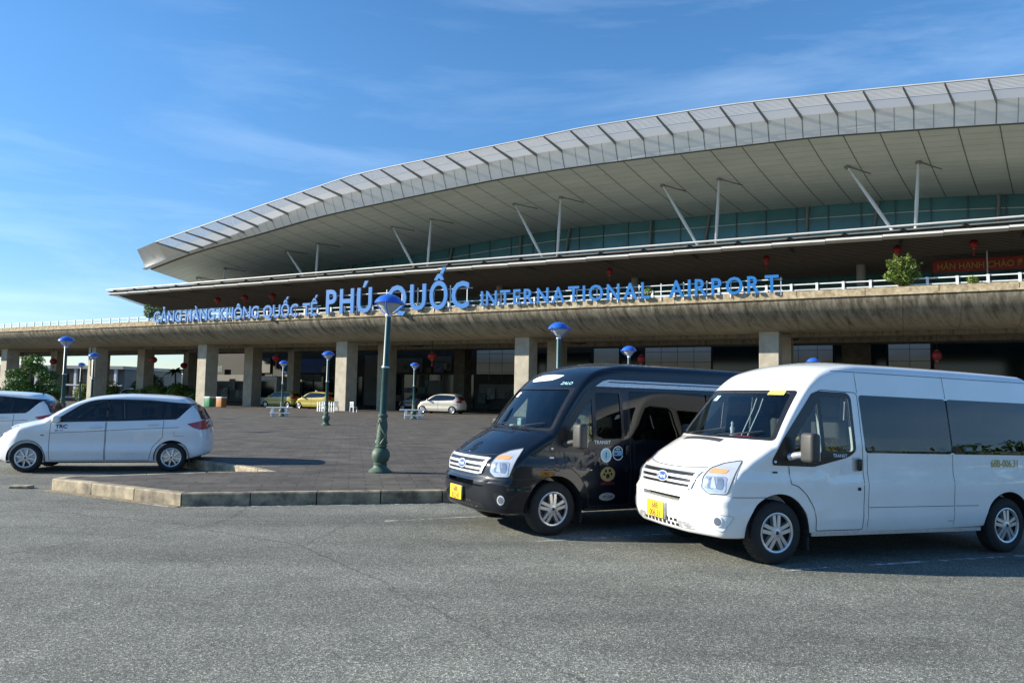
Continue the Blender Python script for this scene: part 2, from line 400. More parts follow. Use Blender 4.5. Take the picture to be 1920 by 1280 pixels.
MT['silver'] = plain('silver', (.50, .52, .53), rough=.3, metal=.5, var=.25, scale=20, stretch=(4, 1, 1))
MT['navy'] = plain('navy', (.02, .02, .14), rough=.5)
MT['purple'] = plain('purple', (.13, .04, .20), rough=.5)
def gold_pattern():
    m, t, n, b = mat_base('gold_pattern'); setp(b, rough=.8)
    tc = n.new('ShaderNodeTexCoord'); vo = n.new('ShaderNodeTexVoronoi'); vo.inputs['Scale'].default_value = 26
    cr = n.new('ShaderNodeValToRGB'); e = cr.color_ramp.elements; e[0].position = .18; e[0].color = (.62, .42, .10, 1); e[1].position = .5; e[1].color = (.16, .09, .03, 1)
    t.links.new(tc.outputs['Object'], vo.inputs['Vector']); t.links.new(vo.outputs['Distance'], cr.inputs[0]); t.links.new(cr.outputs[0], b.inputs['Base Color']); return m
MT['gold_pattern'] = gold_pattern()
MT['glass_front'] = glass_mat('glass_front', (.52, .62, .62))
MT['glass_door'] = glass_mat('glass_door', (.42, .46, .46))
MT['glass_dark'] = glass_mat('glass_dark', (.15, .165, .17))
MT['glass_mini'] = glass_mat('glass_mini', (.14, .165, .175))
MT['glass_deep'] = glass_mat('glass_deep', (.05, .06, .065), ior=1.34)
MT['glass_black'] = plain('glass_black', (.008, .010, .012), rough=.05, spec=.7)

def dobj(name, vf, mat, parent, smooth=40): return mkobj(name, vf[0], vf[1], MT[mat] if isinstance(mat, str) else mat, parent, smooth)
def circle2(cx, cy, rx, ry, n=24, a0=0): return [(cx + rx * math.cos(a0 + 2 * PI * i / n), cy + ry * math.sin(a0 + 2 * PI * i / n)) for i in range(n)]

def wheel(parent, x, yo, sg, z, r, rim, wdt, style='van', detail=True):
    """sg=-1: outer face looks to -y. yo = y of outer tyre face"""
    wp = thing('wheel', '', ''); del wp['label']; del wp['category']; wp.parent = parent
    base = Matrix.Translation((x, yo, z)) @ Matrix.Rotation(R(90) if sg < 0 else R(-90), 4, 'X')   # local +z -> outward
    wp.matrix_local = base
    T = MB(); q = r - rim
    T.lathe([(rim - .005, -wdt), (rim + .01, -wdt), (rim + q * .45, -wdt + .0), (r - .03, -wdt + .012), (r - .008, -wdt + .03), (r, -wdt + .06), (r, -.06), (r - .008, -.03), (r - .03, -.012), (rim + q * .5, .004), (rim + .018, -.002), (rim, -.012), (rim - .006, -.03), (rim - .006, -wdt + .01)], 48)
    if detail:
        for k in range(40):        # tread blocks
            a = 2 * PI * k / 40
            T.box(r - .004, r + .004, -.012, .012, -wdt + .05, -.05, Matrix.Rotation(a, 4, 'Z'))
    T.build('tyre', MT['rubber'], wp, 35)
    B = MB(); B.lathe([(.01, -.075), (rim - .01, -.085), (rim - .006, -.02)], 40); B.build('rim_barrel', MT['alloy_dark'], wp, 40)
    A = MB()
    A.lathe([(rim - .028, -.035), (rim - .022, -.012), (rim - .006, -.006), (rim + .006, -.010), (rim + .004, -.03), (rim - .02, -.04)], 48)
    if style == 'van':
        for k in range(5):
            m = Matrix.Rotation(2 * PI * k / 5 + PI / 2, 4, 'Z')
            for s_ in (-1, 1):
                x0, x1 = .035, rim - .015
                c0, c1 = s_ * .021, s_ * .037; h0, h1 = .021, .021
                v = [(x0, c0 - h0, -.01), (x0, c0 + h0, -.01), (x1, c1 + h1, -.022), (x1, c1 - h1, -.022), (x0, c0 - h0 * 1.2, -.06), (x0, c0 + h0 * 1.2, -.06), (x1, c1 + h1 * 1.2, -.075), (x1, c1 - h1 * 1.2, -.075)]
                A.add([m @ Vector(p) for p in v], [(0, 1, 2, 3), (4, 7, 6, 5), (0, 4, 5, 1), (1, 5, 6, 2), (2, 6, 7, 3), (3, 7, 4, 0)])
        A.lathe([(.0, -.004), (.03, -.004), (.05, -.010), (.062, -.03)], 24)
    else:
        for k in range(16):
            m = Matrix.Rotation(2 * PI * k / 16, 4, 'Z'); tw = .035 * (1 if k % 2 else -1)
            x0, x1 = .04, rim - .015
            v = [(x0, -.012, -.012), (x0, .012, -.012), (x1, tw + .009, -.018), (x1, tw - .009, -.018), (x0, -.013, -.05), (x0, .013, -.05), (x1, tw + .010, -.06), (x1, tw - .010, -.06)]
            A.add([m @ Vector(p) for p in v], [(0, 1, 2, 3), (4, 7, 6, 5), (0, 4, 5, 1), (1, 5, 6, 2), (2, 6, 7, 3), (3, 7, 4, 0)])
        A.lathe([(.0, -.004), (.045, -.006), (.055, -.02)], 24)
    A.build('rim', MT['alloy'], wp, 35)
    H = MB(); H.lathe([(0, .0), (.02, .0), (.024, -.006)], 16); H.build('hub_cap', MT['alloy_dark'], wp, 35)
    if not detail: return wp
    for k in range(5):
        a = 2 * PI * k / 5 + .6
        MB().lathe([(0, .000), (.010, .000), (.012, -.016)], 8, Matrix.Translation((.062 * math.cos(a), .062 * math.sin(a), -.012))).build('wheel_nut', MT['alloy_dark'], wp, 35)
    return wp

def arch_cutter(x, z, r, depth):
    out = []
    for s_ in (-1, 1):
        c = MB(); c.lathe([(0, 0), (r, 0), (r, depth), (0, depth)], 48, Matrix.Translation((x, s_ * 1.15, z)) @ Matrix.Rotation(R(90) if s_ > 0 else R(-90), 4, 'X'))
        bm = bmesh.new(); vs = [bm.verts.new(p) for p in c.v]
        for q in c.f:
            try: bm.faces.new([vs[i] for i in q])
            except ValueError: pass
        bmesh.ops.remove_doubles(bm, verts=bm.verts, dist=1e-5); bmesh.ops.dissolve_degenerate(bm, edges=bm.edges, dist=1e-5)
        bmesh.ops.recalc_face_normals(bm, faces=bm.faces); me = bpy.data.meshes.new('c'); bm.to_mesh(me); bm.free(); out.append(me)
    return out
def prism_y(poly): 
    c = MB(); c.prism([(u, -1.4, v) for u, v in poly], (0, 2.8, 0)); return mesh_of(c)
def prism_x(poly, x0, x1):
    c = MB(); c.prism([(x0, u, v) for u, v in poly], (x1 - x0, 0, 0)); return mesh_of(c)

WS = rounded([(-.86, 1.415), (.86, 1.415), (.735, 1.955), (-.735, 1.955)], .05)
QG = rounded([(1.17, 1.205), (1.40, 1.19), (1.57, 1.265), (1.57, 1.85), (1.20, 1.42)], .03)
DG = rounded([(1.63, 1.285), (2.06, 1.285), (2.06, 1.925), (1.63, 1.925)], .045)
RW = rounded([(2.27, 1.285), (5.25, 1.285), (5.22, 1.95), (2.25, 1.95)], .05)
HL = [(.13, -.66, .83), (.15, -.655, .95), (.25, -.65, 1.045), (.38, -.73, 1.11), (.54, -.86, 1.155), (.40, -.92, 1.02), (.32, -.93, .87), (.28, -.925, .785), (.16, -.75, .77)]

def make_van(key, name, label):
    org, ang = VANS[key]; tilt = .022 if key == 'white' else .012
    root = thing(name, label, 'van', (org[0], org[1], .95 * tilt), rot=(0, tilt, ang))
    root.rotation_mode = 'XYZ'
    root.matrix_world = Matrix.Translation((org[0], org[1], .95 * tilt)) @ Matrix.Rotation(ang, 4, 'Z') @ Matrix.Rotation(tilt, 4, 'Y')
    paint = MT[key + '_paint']; white = key == 'white'
    outer = body_solid(VAN); bv = bvh_of(outer)
    inner = body_solid(VAN, .035, .74, 5.66, .12)
    slots = []
    slots.append(prism_x(rounded([(-.39, .652), (.39, .652), (.41, .70), (-.41, .70)], .015), -.2, .12))
    body = boolean(outer, [inner, prism_x(WS, .55, 2.1), prism_y(QG), prism_y(DG), prism_y(RW)] + arch_cutter(.95, .355, .44, .42) + arch_cutter(4.70, .355, .44, .42) + slots)
    body.materials.clear(); body.materials.append(paint)
    mkobj_me('body', body, root, 32)
    n, f, fr = Proj(bv, 'n'), Proj(bv, 'f'), Proj(bv, 'x')
    # doors, seams
    door = rounded([(1.09, 1.13), (1.105, .905), (1.20, .885), (1.33, .79), (1.43, .66), (1.485, .50), (1.50, .365), (2.20, .365), (2.205, 1.99), (1.62, 2.005), (1.06, 1.42)], [0, .02, .05, .05, .05, .05, .02, .03, .05, .05, .03])
    for P, sd in ((n, -1), (f, 1)):
        d = dobj('door', decal(P, [door, QG, DG], .0025, .06), paint, root)
        dobj('door_seam', ribbon(P, door, .009, .0035, True), 'seam', d)
        hd = MB(); hd.rbox(1.98 + .0, 2.17, sd * .985, sd * 1.015, 1.07, 1.17, .012); 
        if P is n:
            hs = dobj('handle_recess', decal(P, [rounded([(2.04, 1.05), (2.165, 1.05), (2.165, 1.215), (2.04, 1.215)], .02)], .006), paint if not white else 'silver', d)
            MB().rbox(2.10, 2.155, -1.022, -.985, 1.06, 1.20, .015).build('door_handle', MT['black_trim'], d, 40)
            MB().lathe([(0, .02), (.02, .02), (.022, 0)], 16, Matrix.Translation((2.12, -.995, .845)) @ Matrix.Rotation(R(90), 4, 'X')).build('door_lock', MT['black_trim'], d, 40)
        trim = rounded([(.86, 1.115), (1.46, 1.10), (1.98, 1.215), (2.105, 1.29), (2.105, 1.93), (2.05, 1.985), (1.60, 1.99), (1.50, 1.955), (1.02, 1.41), (.86, 1.18)], [.05, .05, .1, .05, .06, .06, .03, .02, .02, .04])
        dobj('window_trim', decal(P, [trim, QG, DG], .0045, .05), 'black_trim', root)
        dobj('quarter_window', decal(P, [QG], -.007), 'glass_door' if white else 'glass_front', root)
        dobj('door_window', decal(P, [DG], -.007), 'glass_door' if white else 'glass_deep', d)
        rwp = dobj('rear_window', decal(P, [rounded([(2.25, 1.27), (3.69, 1.27), (3.69, 1.965), (2.23, 1.965)], .05)], .003), 'glass_dark' if white else 'glass_deep', root)
        rwp2 = dobj('rear_window', decal(P, [rounded([(3.715, 1.27), (5.27, 1.27), (5.24, 1.965), (3.715, 1.965)], .05)], .003), 'glass_dark' if white else 'glass_deep', root)
        if P is n:
            for pts in ([(2.275, 1.265), (2.275, .36)], [(3.70, 2.27), (3.70, 1.97)], [(3.70, 1.265), (3.705, .37)], [(1.52, .625), (2.19, .625)], [(2.29, .625), (3.69, .625)], [(3.72, .625), (4.14, .625)], [(.33, .755), (.86, .755)], [(1.86, 2.245), (5.7, 2.245)], [(2.215, 2.245), (2.215, 1.99)]):
                dobj('panel_seam', ribbon(P, pts, .007, .0015), 'seam', root)
            dobj('panel_seam', ribbon(P, [(3.6, .44), (3.69, .44)], .006, .0015), 'seam', root)
    # fuel flap, marker lamp
    dobj('side_marker', decal(n, [circle2(.90, 1.155, .02, .014, 12)], .007), 'sticker_white', root)
    dobj('badge', decal(n, [rounded([(.86, 1.025), (.93, 1.025), (.93, 1.045), (.86, 1.045)], .005)], .004), 'seam' if white else 'silver', root)
    # windscreen + black frit
    dobj('windscreen', decal(fr, [WS], -.006), 'glass_front', root)
    dobj('windscreen_frame', decal(fr, [rounded([(-.915, 1.385), (.915, 1.385), (.80, 1.985), (-.80, 1.985)], .05), WS], .003, .05), 'black_trim', root)
    dobj('sticker', decal(fr, [[(.50, 1.84), (.60, 1.84), (.58, 1.91), (.49, 1.91)]], .002), 'sticker_cyan' if white else 'sticker_white', root)
    if white: dobj('sticker', decal(fr, [[(-.66, 1.925), (-.42, 1.925), (-.42, 1.975), (-.655, 1.975)]], .007), 'sticker_yellow', root)
    for y0, y1, zt in ((.55, -.15, 1.50), (-.1, -.74, 1.49)):
        a = [fr(lerp(y0, y1, t), lerp(1.405, zt if t < 1 else zt, t ** 1.6) - .01, .022 + .012 * math.sin(PI * t)) for t in (0, .2, .4, .6, .8, 1)]
        MB().tube(a, [.013, .011, .009, .009, .008, .006], 6).build('wiper', MT['black_trim'], root, 40)
    tp = Proj(bv, 't')
    dobj('hood_vent', decal(tp, [rounded([(.63, -.30), (.645, .50), (.71, .50), (.70, -.30)], .015)], .004), 'mirror_grey' if white else 'black_trim', root)
    # bonnet shut line
    dobj('bonnet_seam', ribbon(fr, [(-.60, 1.055), (-.30, 1.03), (0, 1.025), (.30, 1.03), (.60, 1.055)], .008, .002), 'seam', root)
    # headlights
    for sg in (1, -1):
        P = Proj(bv, 42 * sg); us = [(P.u((a, b * sg, c)), c) for a, b, c in HL]
        h = dobj('headlight', decal(P, [rounded(us, .03)], .006, .04, .006), 'lamp_lens', root)
        cu = sum(u for u, v in us) / len(us)
        def sub(nm, pts, off, mt): dobj(nm, decal(P, [pts], off, .03), mt, h)
        u0 = P.u((.16, -.66 * sg, .9)); u1 = P.u((.30, -.91 * sg, .9))
        sub('turn_signal', rounded([(lerp(u0, u1, .12), 1.0), (lerp(u0, u1, .85), 1.0), (lerp(u0, u1, 1.0), 1.045), (lerp(u0, u1, .35), 1.05)], .02), .010, 'amber')
        sub('lamp_reflector', rounded([(lerp(u0, u1, .06), .80), (lerp(u0, u1, .93), .80), (lerp(u0, u1, .97), .97), (lerp(u0, u1, .05), .96)], .03), .009, 'lamp_reflector')
        for k in (.18, .55): sub('lamp_bowl', rounded([(lerp(u0, u1, k), .83), (lerp(u0, u1, k + .28), .83), (lerp(u0, u1, k + .30), .95), (lerp(u0, u1, k + .04), .95)], .03), .012, 'lamp_dark')
        sub('lamp_bulb', rounded([(lerp(u0, u1, .32), .84), (lerp(u0, u1, .58), .84), (lerp(u0, u1, .44), .96), (lerp(u0, u1, .36), .95)], .02), .014, 'lamp_lens')
        dobj('lamp_edge', ribbon(P, rounded(us, .03), .008, .011, True), 'seam', h)
        # fog lamp
        P2 = Proj(bv, 38 * sg); fu = P2.u((.20, -.87 * sg, .49))
        fb = dobj('fog_lamp', decal(P2, [rounded([(fu - .17 if True else 0, .545), (fu + .10, .575), (fu + .12, .55), (fu + .05, .40), (fu - .06, .37)] if sg > 0 else [(fu - .17, .545), (fu + .10, .575), (fu + .12, .55), (fu + .05, .40), (fu - .06, .37)], .03)], .004), 'sticker_white' if white else 'black_trim', root)
        dobj('fog_ring', decal(P2, [circle2(fu, .485, .052, .062)], .012, .03, .01), 'chrome' if not white else 'white_paint', fb)
        dobj('fog_glass', decal(P2, [circle2(fu, .485, .036, .045)], .016, .03), 'lamp_dark', fb)
        if white: dobj('fog_edge', ribbon(P2, rounded([(fu - .17, .545), (fu + .10, .575), (fu + .12, .55), (fu + .05, .40), (fu - .06, .37)], .03), .006, .006, True), 'silver', fb)
    # grille
    gl = [(-.50, .80), (.50, .80), (.585, 1.005), (-.585, 1.005)]
    g = dobj('grille', decal(fr, [rounded(gl, .03)], .003, .05), 'black_trim', root)
    def gw(z): return lerp(.485, .575, (z - .80) / .205)
    for z, h in ((.805, .016), (.862, .017), (.925, .018), (.993, .017)):
        dobj('grille_bar', decal(fr, [rounded([(-gw(z), z - h), (gw(z), z - h), (gw(z), z + h * .6), (-gw(z), z + h * .6)], .008)], .022, .06, .02), 'chrome', g)
    for s_ in (-1, 1):
        dobj('grille_bar', decal(fr, [[(s_ * .485, .80), (s_ * .525, .80), (s_ * .60, 1.0), (s_ * .555, 1.0)]], .02, .06, .018), 'chrome', g)
    lg = dobj('badge', decal(fr, [circle2(0, .893, .118, .058, 32)], .034, .04, .012), 'chrome', g)
    dobj('badge_face', decal(fr, [circle2(0, .893, .104, .046, 32)], .037, .04), 'badge_blue', lg)
    v, fc = text_on(fr, 'Ford', 0, .872, .066, .040, .005, 1.15, True, -1); dobj('badge_text', (v, fc), 'sticker_white', lg)
    # dark slot back, lower intake
    MB().box(.115, .12, -.42, .42, .64, .71).build('bumper_slot', MT['liner'], root)
    for s_ in (-1, 1):
        dobj('bumper_insert', decal(fr, [rounded([(s_ * .35, .425), (s_ * .52, .425), (s_ * .60, .375), (s_ * .60, .345), (s_ * .35, .345)], .01)], .003), 'silver' if white else 'black_trim', root)
    I = []
    for j, z in enumerate((.35, .40)):
        for k in range(-4, 5):
            y = k * .085 + (.03 if j else 0)
            if abs(y) > .34: continue
            vf = decal(fr, [[(y - .03, z), (y + .03, z), (y + .028, z + .036), (y - .028, z + .036)]], .003); I.append(vf)
    mb = MB()
    for vf in I: mb.add(*vf)
    mb.build('lower_intake', MT['liner'], root)
    dobj('bumper_seam', ribbon(fr, [(-.62, .76), (-.4, .745), (0, .74), (.4, .745), (.62, .76)], .007, .002), 'seam', root)
    # plate
    py = .055 if white else .05
    pl = MB(); pl.rbox(-.035, -.018, py - .185, py + .185, .405, .595, .006); pl = pl.build('number_plate', MT['plate_yellow'], root, 40)
    MB().rbox(-.020, .06, py - .20, py + .20, .395, .60, .01).build('plate_holder', MT['black_trim'] if not white else MT['silver'], pl, 40)
    for s_, z, sz in (('68B', .508, .095), ('006.31' if white else '012.47', .418, .098)):
        v, fc = text2d(s_, sz, .015, .95); x0 = min(a for a, b, c in v); x1 = max(a for a, b, c in v)
        mkobj('plate_text', [(-.0365, py - (a - (x0 + x1) / 2), z + b) for a, b, c in v], fc, MT['ink'], pl)
    # mirrors
    for sd in (-1, 1):
        mr = MB().rbox(1.13, 1.27, sd * 1.19 - .10, sd * 1.19 + .10, 1.165, 1.50, .045, seg=4).build('side_mirror', MT['mirror_grey'], root, 50)
        MB().tube([(1.10, sd * .97, 1.21), (1.13, sd * 1.05, 1.235), (1.18, sd * 1.12, 1.25)], [.045, .04, .04], 12).build('mirror_arm', MT['mirror_grey'] if not white else MT['silver'], mr, 50)
        MB().rbox(1.268, 1.274, sd * 1.19 - .08, sd * 1.19 + .08, 1.19, 1.48, .002).build('mirror_glass', MT['chrome'], mr, 50)
    # wheels
    for x in (.95, 4.70):
        for sg in (-1, 1):
            wheel(root, x, sg * .965, sg, .352, .356, .225, .225)
            ml = MB(); ml.lathe([(.437, 0), (.437, .40), (.20, .41)], 24, Matrix.Translation((x, sg * .955, .355)) @ Matrix.Rotation(R(90) * sg, 4, 'X'), 0 if sg > 0 else PI, PI if sg > 0 else 2 * PI) if False else ml.lathe([(.431, 0), (.431, .38), (.0, .40)], 36, Matrix.Translation((x, sg * .990, .355)) @ Matrix.Rotation(R(90) if sg > 0 else R(-90), 4, 'X'))
            bm = bmesh.new(); vs = [bm.verts.new(p) for p in ml.v]
            for q in ml.f:
                try: bm.faces.new([vs[i] for i in q])
                except ValueError: pass
            bmesh.ops.bisect_plane(bm, geom=bm.verts[:] + bm.edges[:] + bm.faces[:], plane_co=(0, 0, .30), plane_no=(0, 0, 1), clear_inner=True)
            me = bpy.data.meshes.new('wheel_arch'); bm.to_mesh(me); bm.free(); me.materials.append(MT['liner']); mkobj_me('wheel_arch', me, root, 40)
            if x < 2: MB().rbox(x + .43, x + .455, min(sg * .70, sg * .965), max(sg * .70, sg * .965), .15, .47, .008).build('mudflap', MT['rubber'], root)
        MB().tube([(x, -.8, .34), (x, .8, .34)], .05, 10).build('axle', MT['liner'], root)
    MB().rbox(.45, 5.3, -.72, .72, .27, .36, .02).build('chassis', MT['liner'], root)
    MB().box(1.45, 4.22, -.95, -.93, .30, .345).box(1.45, 4.22, .93, .95, .30, .345).build('sill_trim', MT['silver'] if white else MT['black_trim'], root)
    # interior
    MB().rbox(1.0, 1.42, -.86, .86, .9, 1.33, .06).build('dashboard', MT['interior'], root, 40)
    MB().box(.98, 5.4, -.88, .88, .885, .90).build('cabin_floor', MT['interior'], root)
    for y in (-.52, .12, .58):
        st = MB().rbox(1.62, 2.12, y - .23, y + .23, .9, 1.14, .05).rbox(2.02, 2.20, y - .24, y + .24, 1.05, 1.66, .06, Matrix.Translation((.18, 0, 0)) @ Matrix.Rotation(R(-6), 4, 'Y') @ Matrix.Translation((-.05, 0, .12)) if False else None).build('seat', MT['seat_fabric'], root, 40)
        MB().rbox(2.06, 2.16, y - .13, y + .13, 1.68, 1.87, .04).build('headrest', MT['seat_fabric'], st, 40)
    for x in (2.95, 3.75, 4.55):
        for y in (-.62, -.18, .58):
            st = MB().rbox(x, x + .12, y - .2, y + .2, .9, 1.60, .05).build('seat', MT['seat_fabric'], root, 40)
            MB().rbox(x + .02, x + .1, y - .12, y + .12, 1.62, 1.78, .03).build('headrest', MT['seat_fabric'], st, 40)
    MT['curtain'] = MT.get('curtain') or plain('curtain', (.42, .44, .45), rough=.9, var=.1)
    for sd in (-1, 1):
        rw_ = [[(x_, sd * (.86 + .012 * math.sin(x_ * 34)), 1.24), (x_, sd * (.83 + .012 * math.sin(x_ * 34 + .5)), 1.97)] for x_ in [2.30 + i * .03 for i in range(38 if white else 20)]]
        if white: MB().grid(rw_).build('curtain', MT['curtain'], root, 60)
        rw_ = [[(x_, sd * (.86 + .012 * math.sin(x_ * 34)), 1.24), (x_, sd * (.83 + .012 * math.sin(x_ * 34 + .5)), 1.97)] for x_ in [3.78 + i * .03 for i in range(22)]]
        if white: MB().grid(rw_).build('curtain', MT['curtain'], root, 60)
    MB().rbox(1.66, 2.02, -.80, -.28, 1.14, 1.44, .05).build('seat_cover', MT['gold_pattern'], root, 40)
    MB().rbox(1.22, 1.42, -.85, -.62, 1.28, 1.40, .03).build('seat_cover', MT['gold_pattern'], root, 40)
    c = Vector((1.50, -.50, 1.34)); e1 = Vector((0, 1, 0)); e2 = Vector((.42, 0, .9)).normalized()
    MB().tube([c + .19 * (math.cos(a) * e1 + math.sin(a) * e2) for a in [2 * PI * k / 24 for k in range(25)]], .014, 8).tube([c - .18 * e1, c + .18 * e1], .016, 6).tube([c, c - .18 * e2], .016, 6).build('steering_wheel', MT['black_trim'], root, 40)
    if white:
        MB().rbox(1.08, 1.20, -.28, .16, 1.34, 1.41, .025).build('dash_tray', MT['red_plastic'], root, 40)
        MB().lathe([(0, 0), (.035, 0), (.02, .05), (.03, .09), (.012, .13), (.02, .16), (0, .185)], 10, Matrix.Translation((1.10, .07, 1.40))).build('dash_figure', MT['sticker_white'], root, 40)
        MB().box(1.0, 1.25, -.78, -.42, 1.335, 1.34).build('papers', MT['paper'], root)
        MB().box(.98, 1.10, .02, .30, 1.335, 1.34).build('papers', MT['paper'], root)
        MB().box(.98, 1.08, -.22, -.05, 1.335, 1.34).build('papers', MT['paper'], root)
        for y in (-.02, -.14): MB().tube([(1.14, y, 1.35), (1.34, y - .01, 1.74), (1.42, y + .01, 1.9)], .008, 5).build('cord', MT['sticker_white'], root)
        v, fc = text_on(n, '68B-006.31', 4.39, 1.115, .135, .005, .01, .85, False); dobj('side_number', (v, fc), 'gold_text', root)
        dobj('sticker', decal(n, [circle2(1.93, 1.075, .075, .085)], .005), 'pearl_paint', root)
        v, fc = text_on(n, 'TRANSIT', 1.85, 1.215, .055, .007, .008, 1.0); dobj('door_text', (v, fc), 'sticker_white', root)
    else:
        MB().rbox(1.12, 1.2, .30, .42, 1.34, 1.52, .02).build('dash_figure', MT['paper'], root, 40)
        MB().rbox(1.08, 1.2, .48, .60, 1.33, 1.42, .02).build('dash_figure', MT['sticker_white'], root, 40)
        MT['shade_yellow'] = plain('shade_yellow', (.95, .80, .20), rough=.6, var=.35, scale=9, dirt=(.55, .50, .40)); MB().add([(1.30, -.90, 1.20), (1.56, -.90, 1.24), (1.56, -.86, 1.62), (1.44, -.87, 1.42)], [(0, 1, 2, 3)]).build('sun_shade', MT['shade_yellow'], root)
        ws = dobj('roof_sticker', decal(fr, [rounded([(.50, 2.10), (.46, 2.135), (.30, 2.175), (.0, 2.185), (-.30, 2.17), (-.24, 2.13), (-.12, 2.095), (.30, 2.075), (.42, 2.07)], .015)], .004), 'sticker_white', root)
        v, fc = text_on(fr, 'ZALO', -.55, 2.03, .055, .004, .01, 1.6, True, -1); dobj('roof_text', (v, fc), 'sticker_cyan', root)
        dobj('side_band', decal(n, [[(1.66, 2.015), (1.80, 2.095), (1.90, 2.115), (5.5, 2.105), (5.5, 2.02)]], .004), 'silver', root)
        dobj('side_band_gap', decal(n, [[(1.86, 2.075), (1.92, 2.09), (5.4, 2.08), (5.4, 2.062)]], .0065), 'black_trim', root)
        v, fc = text_on(n, 'TRANSIT', 1.72, 1.215, .07, .007, .01, 1.0); dobj('door_text', (v, fc), 'sticker_white', root)
        a = dobj('round_sticker', decal(n, [circle2(1.78, 1.06, .095, .10)], .006), 'sticker_white', root)
        dobj('sticker_disc', decal(n, [circle2(1.78, 1.06, .075, .08)], .008), 'sticker_cyan', a)
        v, fc = text_on(n, '1', 1.78, 1.02, .12, .010, .01); dobj('sticker_text', (v, fc), 'navy', a)
        a = dobj('round_sticker', decal(n, [circle2(1.985, 1.085, .095, .10), circle2(1.985, 1.085, .083, .088)], .006), 'sticker_white', root)
        dobj('sticker_disc', decal(n, [rounded([(1.90, 1.05), (2.07, 1.05), (2.07, 1.125), (1.90, 1.125)], .03)], .007), 'sticker_blue', a)
        dobj('sticker_disc', decal(n, [rounded([(1.92, 1.068), (1.975, 1.068), (1.975, 1.09), (1.92, 1.09)], .005)], .009), 'navy', a)
        dobj('sticker_disc', decal(n, [rounded([(1.94, 1.135), (2.03, 1.135), (2.01, 1.155), (1.96, 1.155)], .005)], .007), 'sticker_cyan', a)
        a = dobj('round_sticker', decal(n, [circle2(1.80, .80, .125, .10)], .006), 'gold', root)
        for (px_, pz_, rr) in ((1.80, .775, .032), (1.74, .80, .018), (1.86, .80, .018), (1.765, .845, .02), (1.83, .85, .022)):
            dobj('sticker_mark', decal(n, [circle2(px_, pz_, rr, rr * 1.1, 12)], .008), 'liner', a)
        v, fc = text_on(n, 'LIMOUSINE', 1.80, .655, .05, .006, .01, .95); dobj('door_text', (v, fc), 'dark_red', root)
        a = dobj('oval_sticker', decal(n, [circle2(1.80, .49, .135, .055)], .006), 'silver', root)
        v, fc = text_on(n, 'VIP CAR', 1.80, .472, .05, .008, .01); dobj('sticker_text', (v, fc), 'liner', a)
    return root
make_van('white', 'passenger_van', 'white high roof passenger van parked on the asphalt in front of the black van')
make_van('black', 'passenger_van', 'glossy black high roof passenger van with round stickers on its front door')
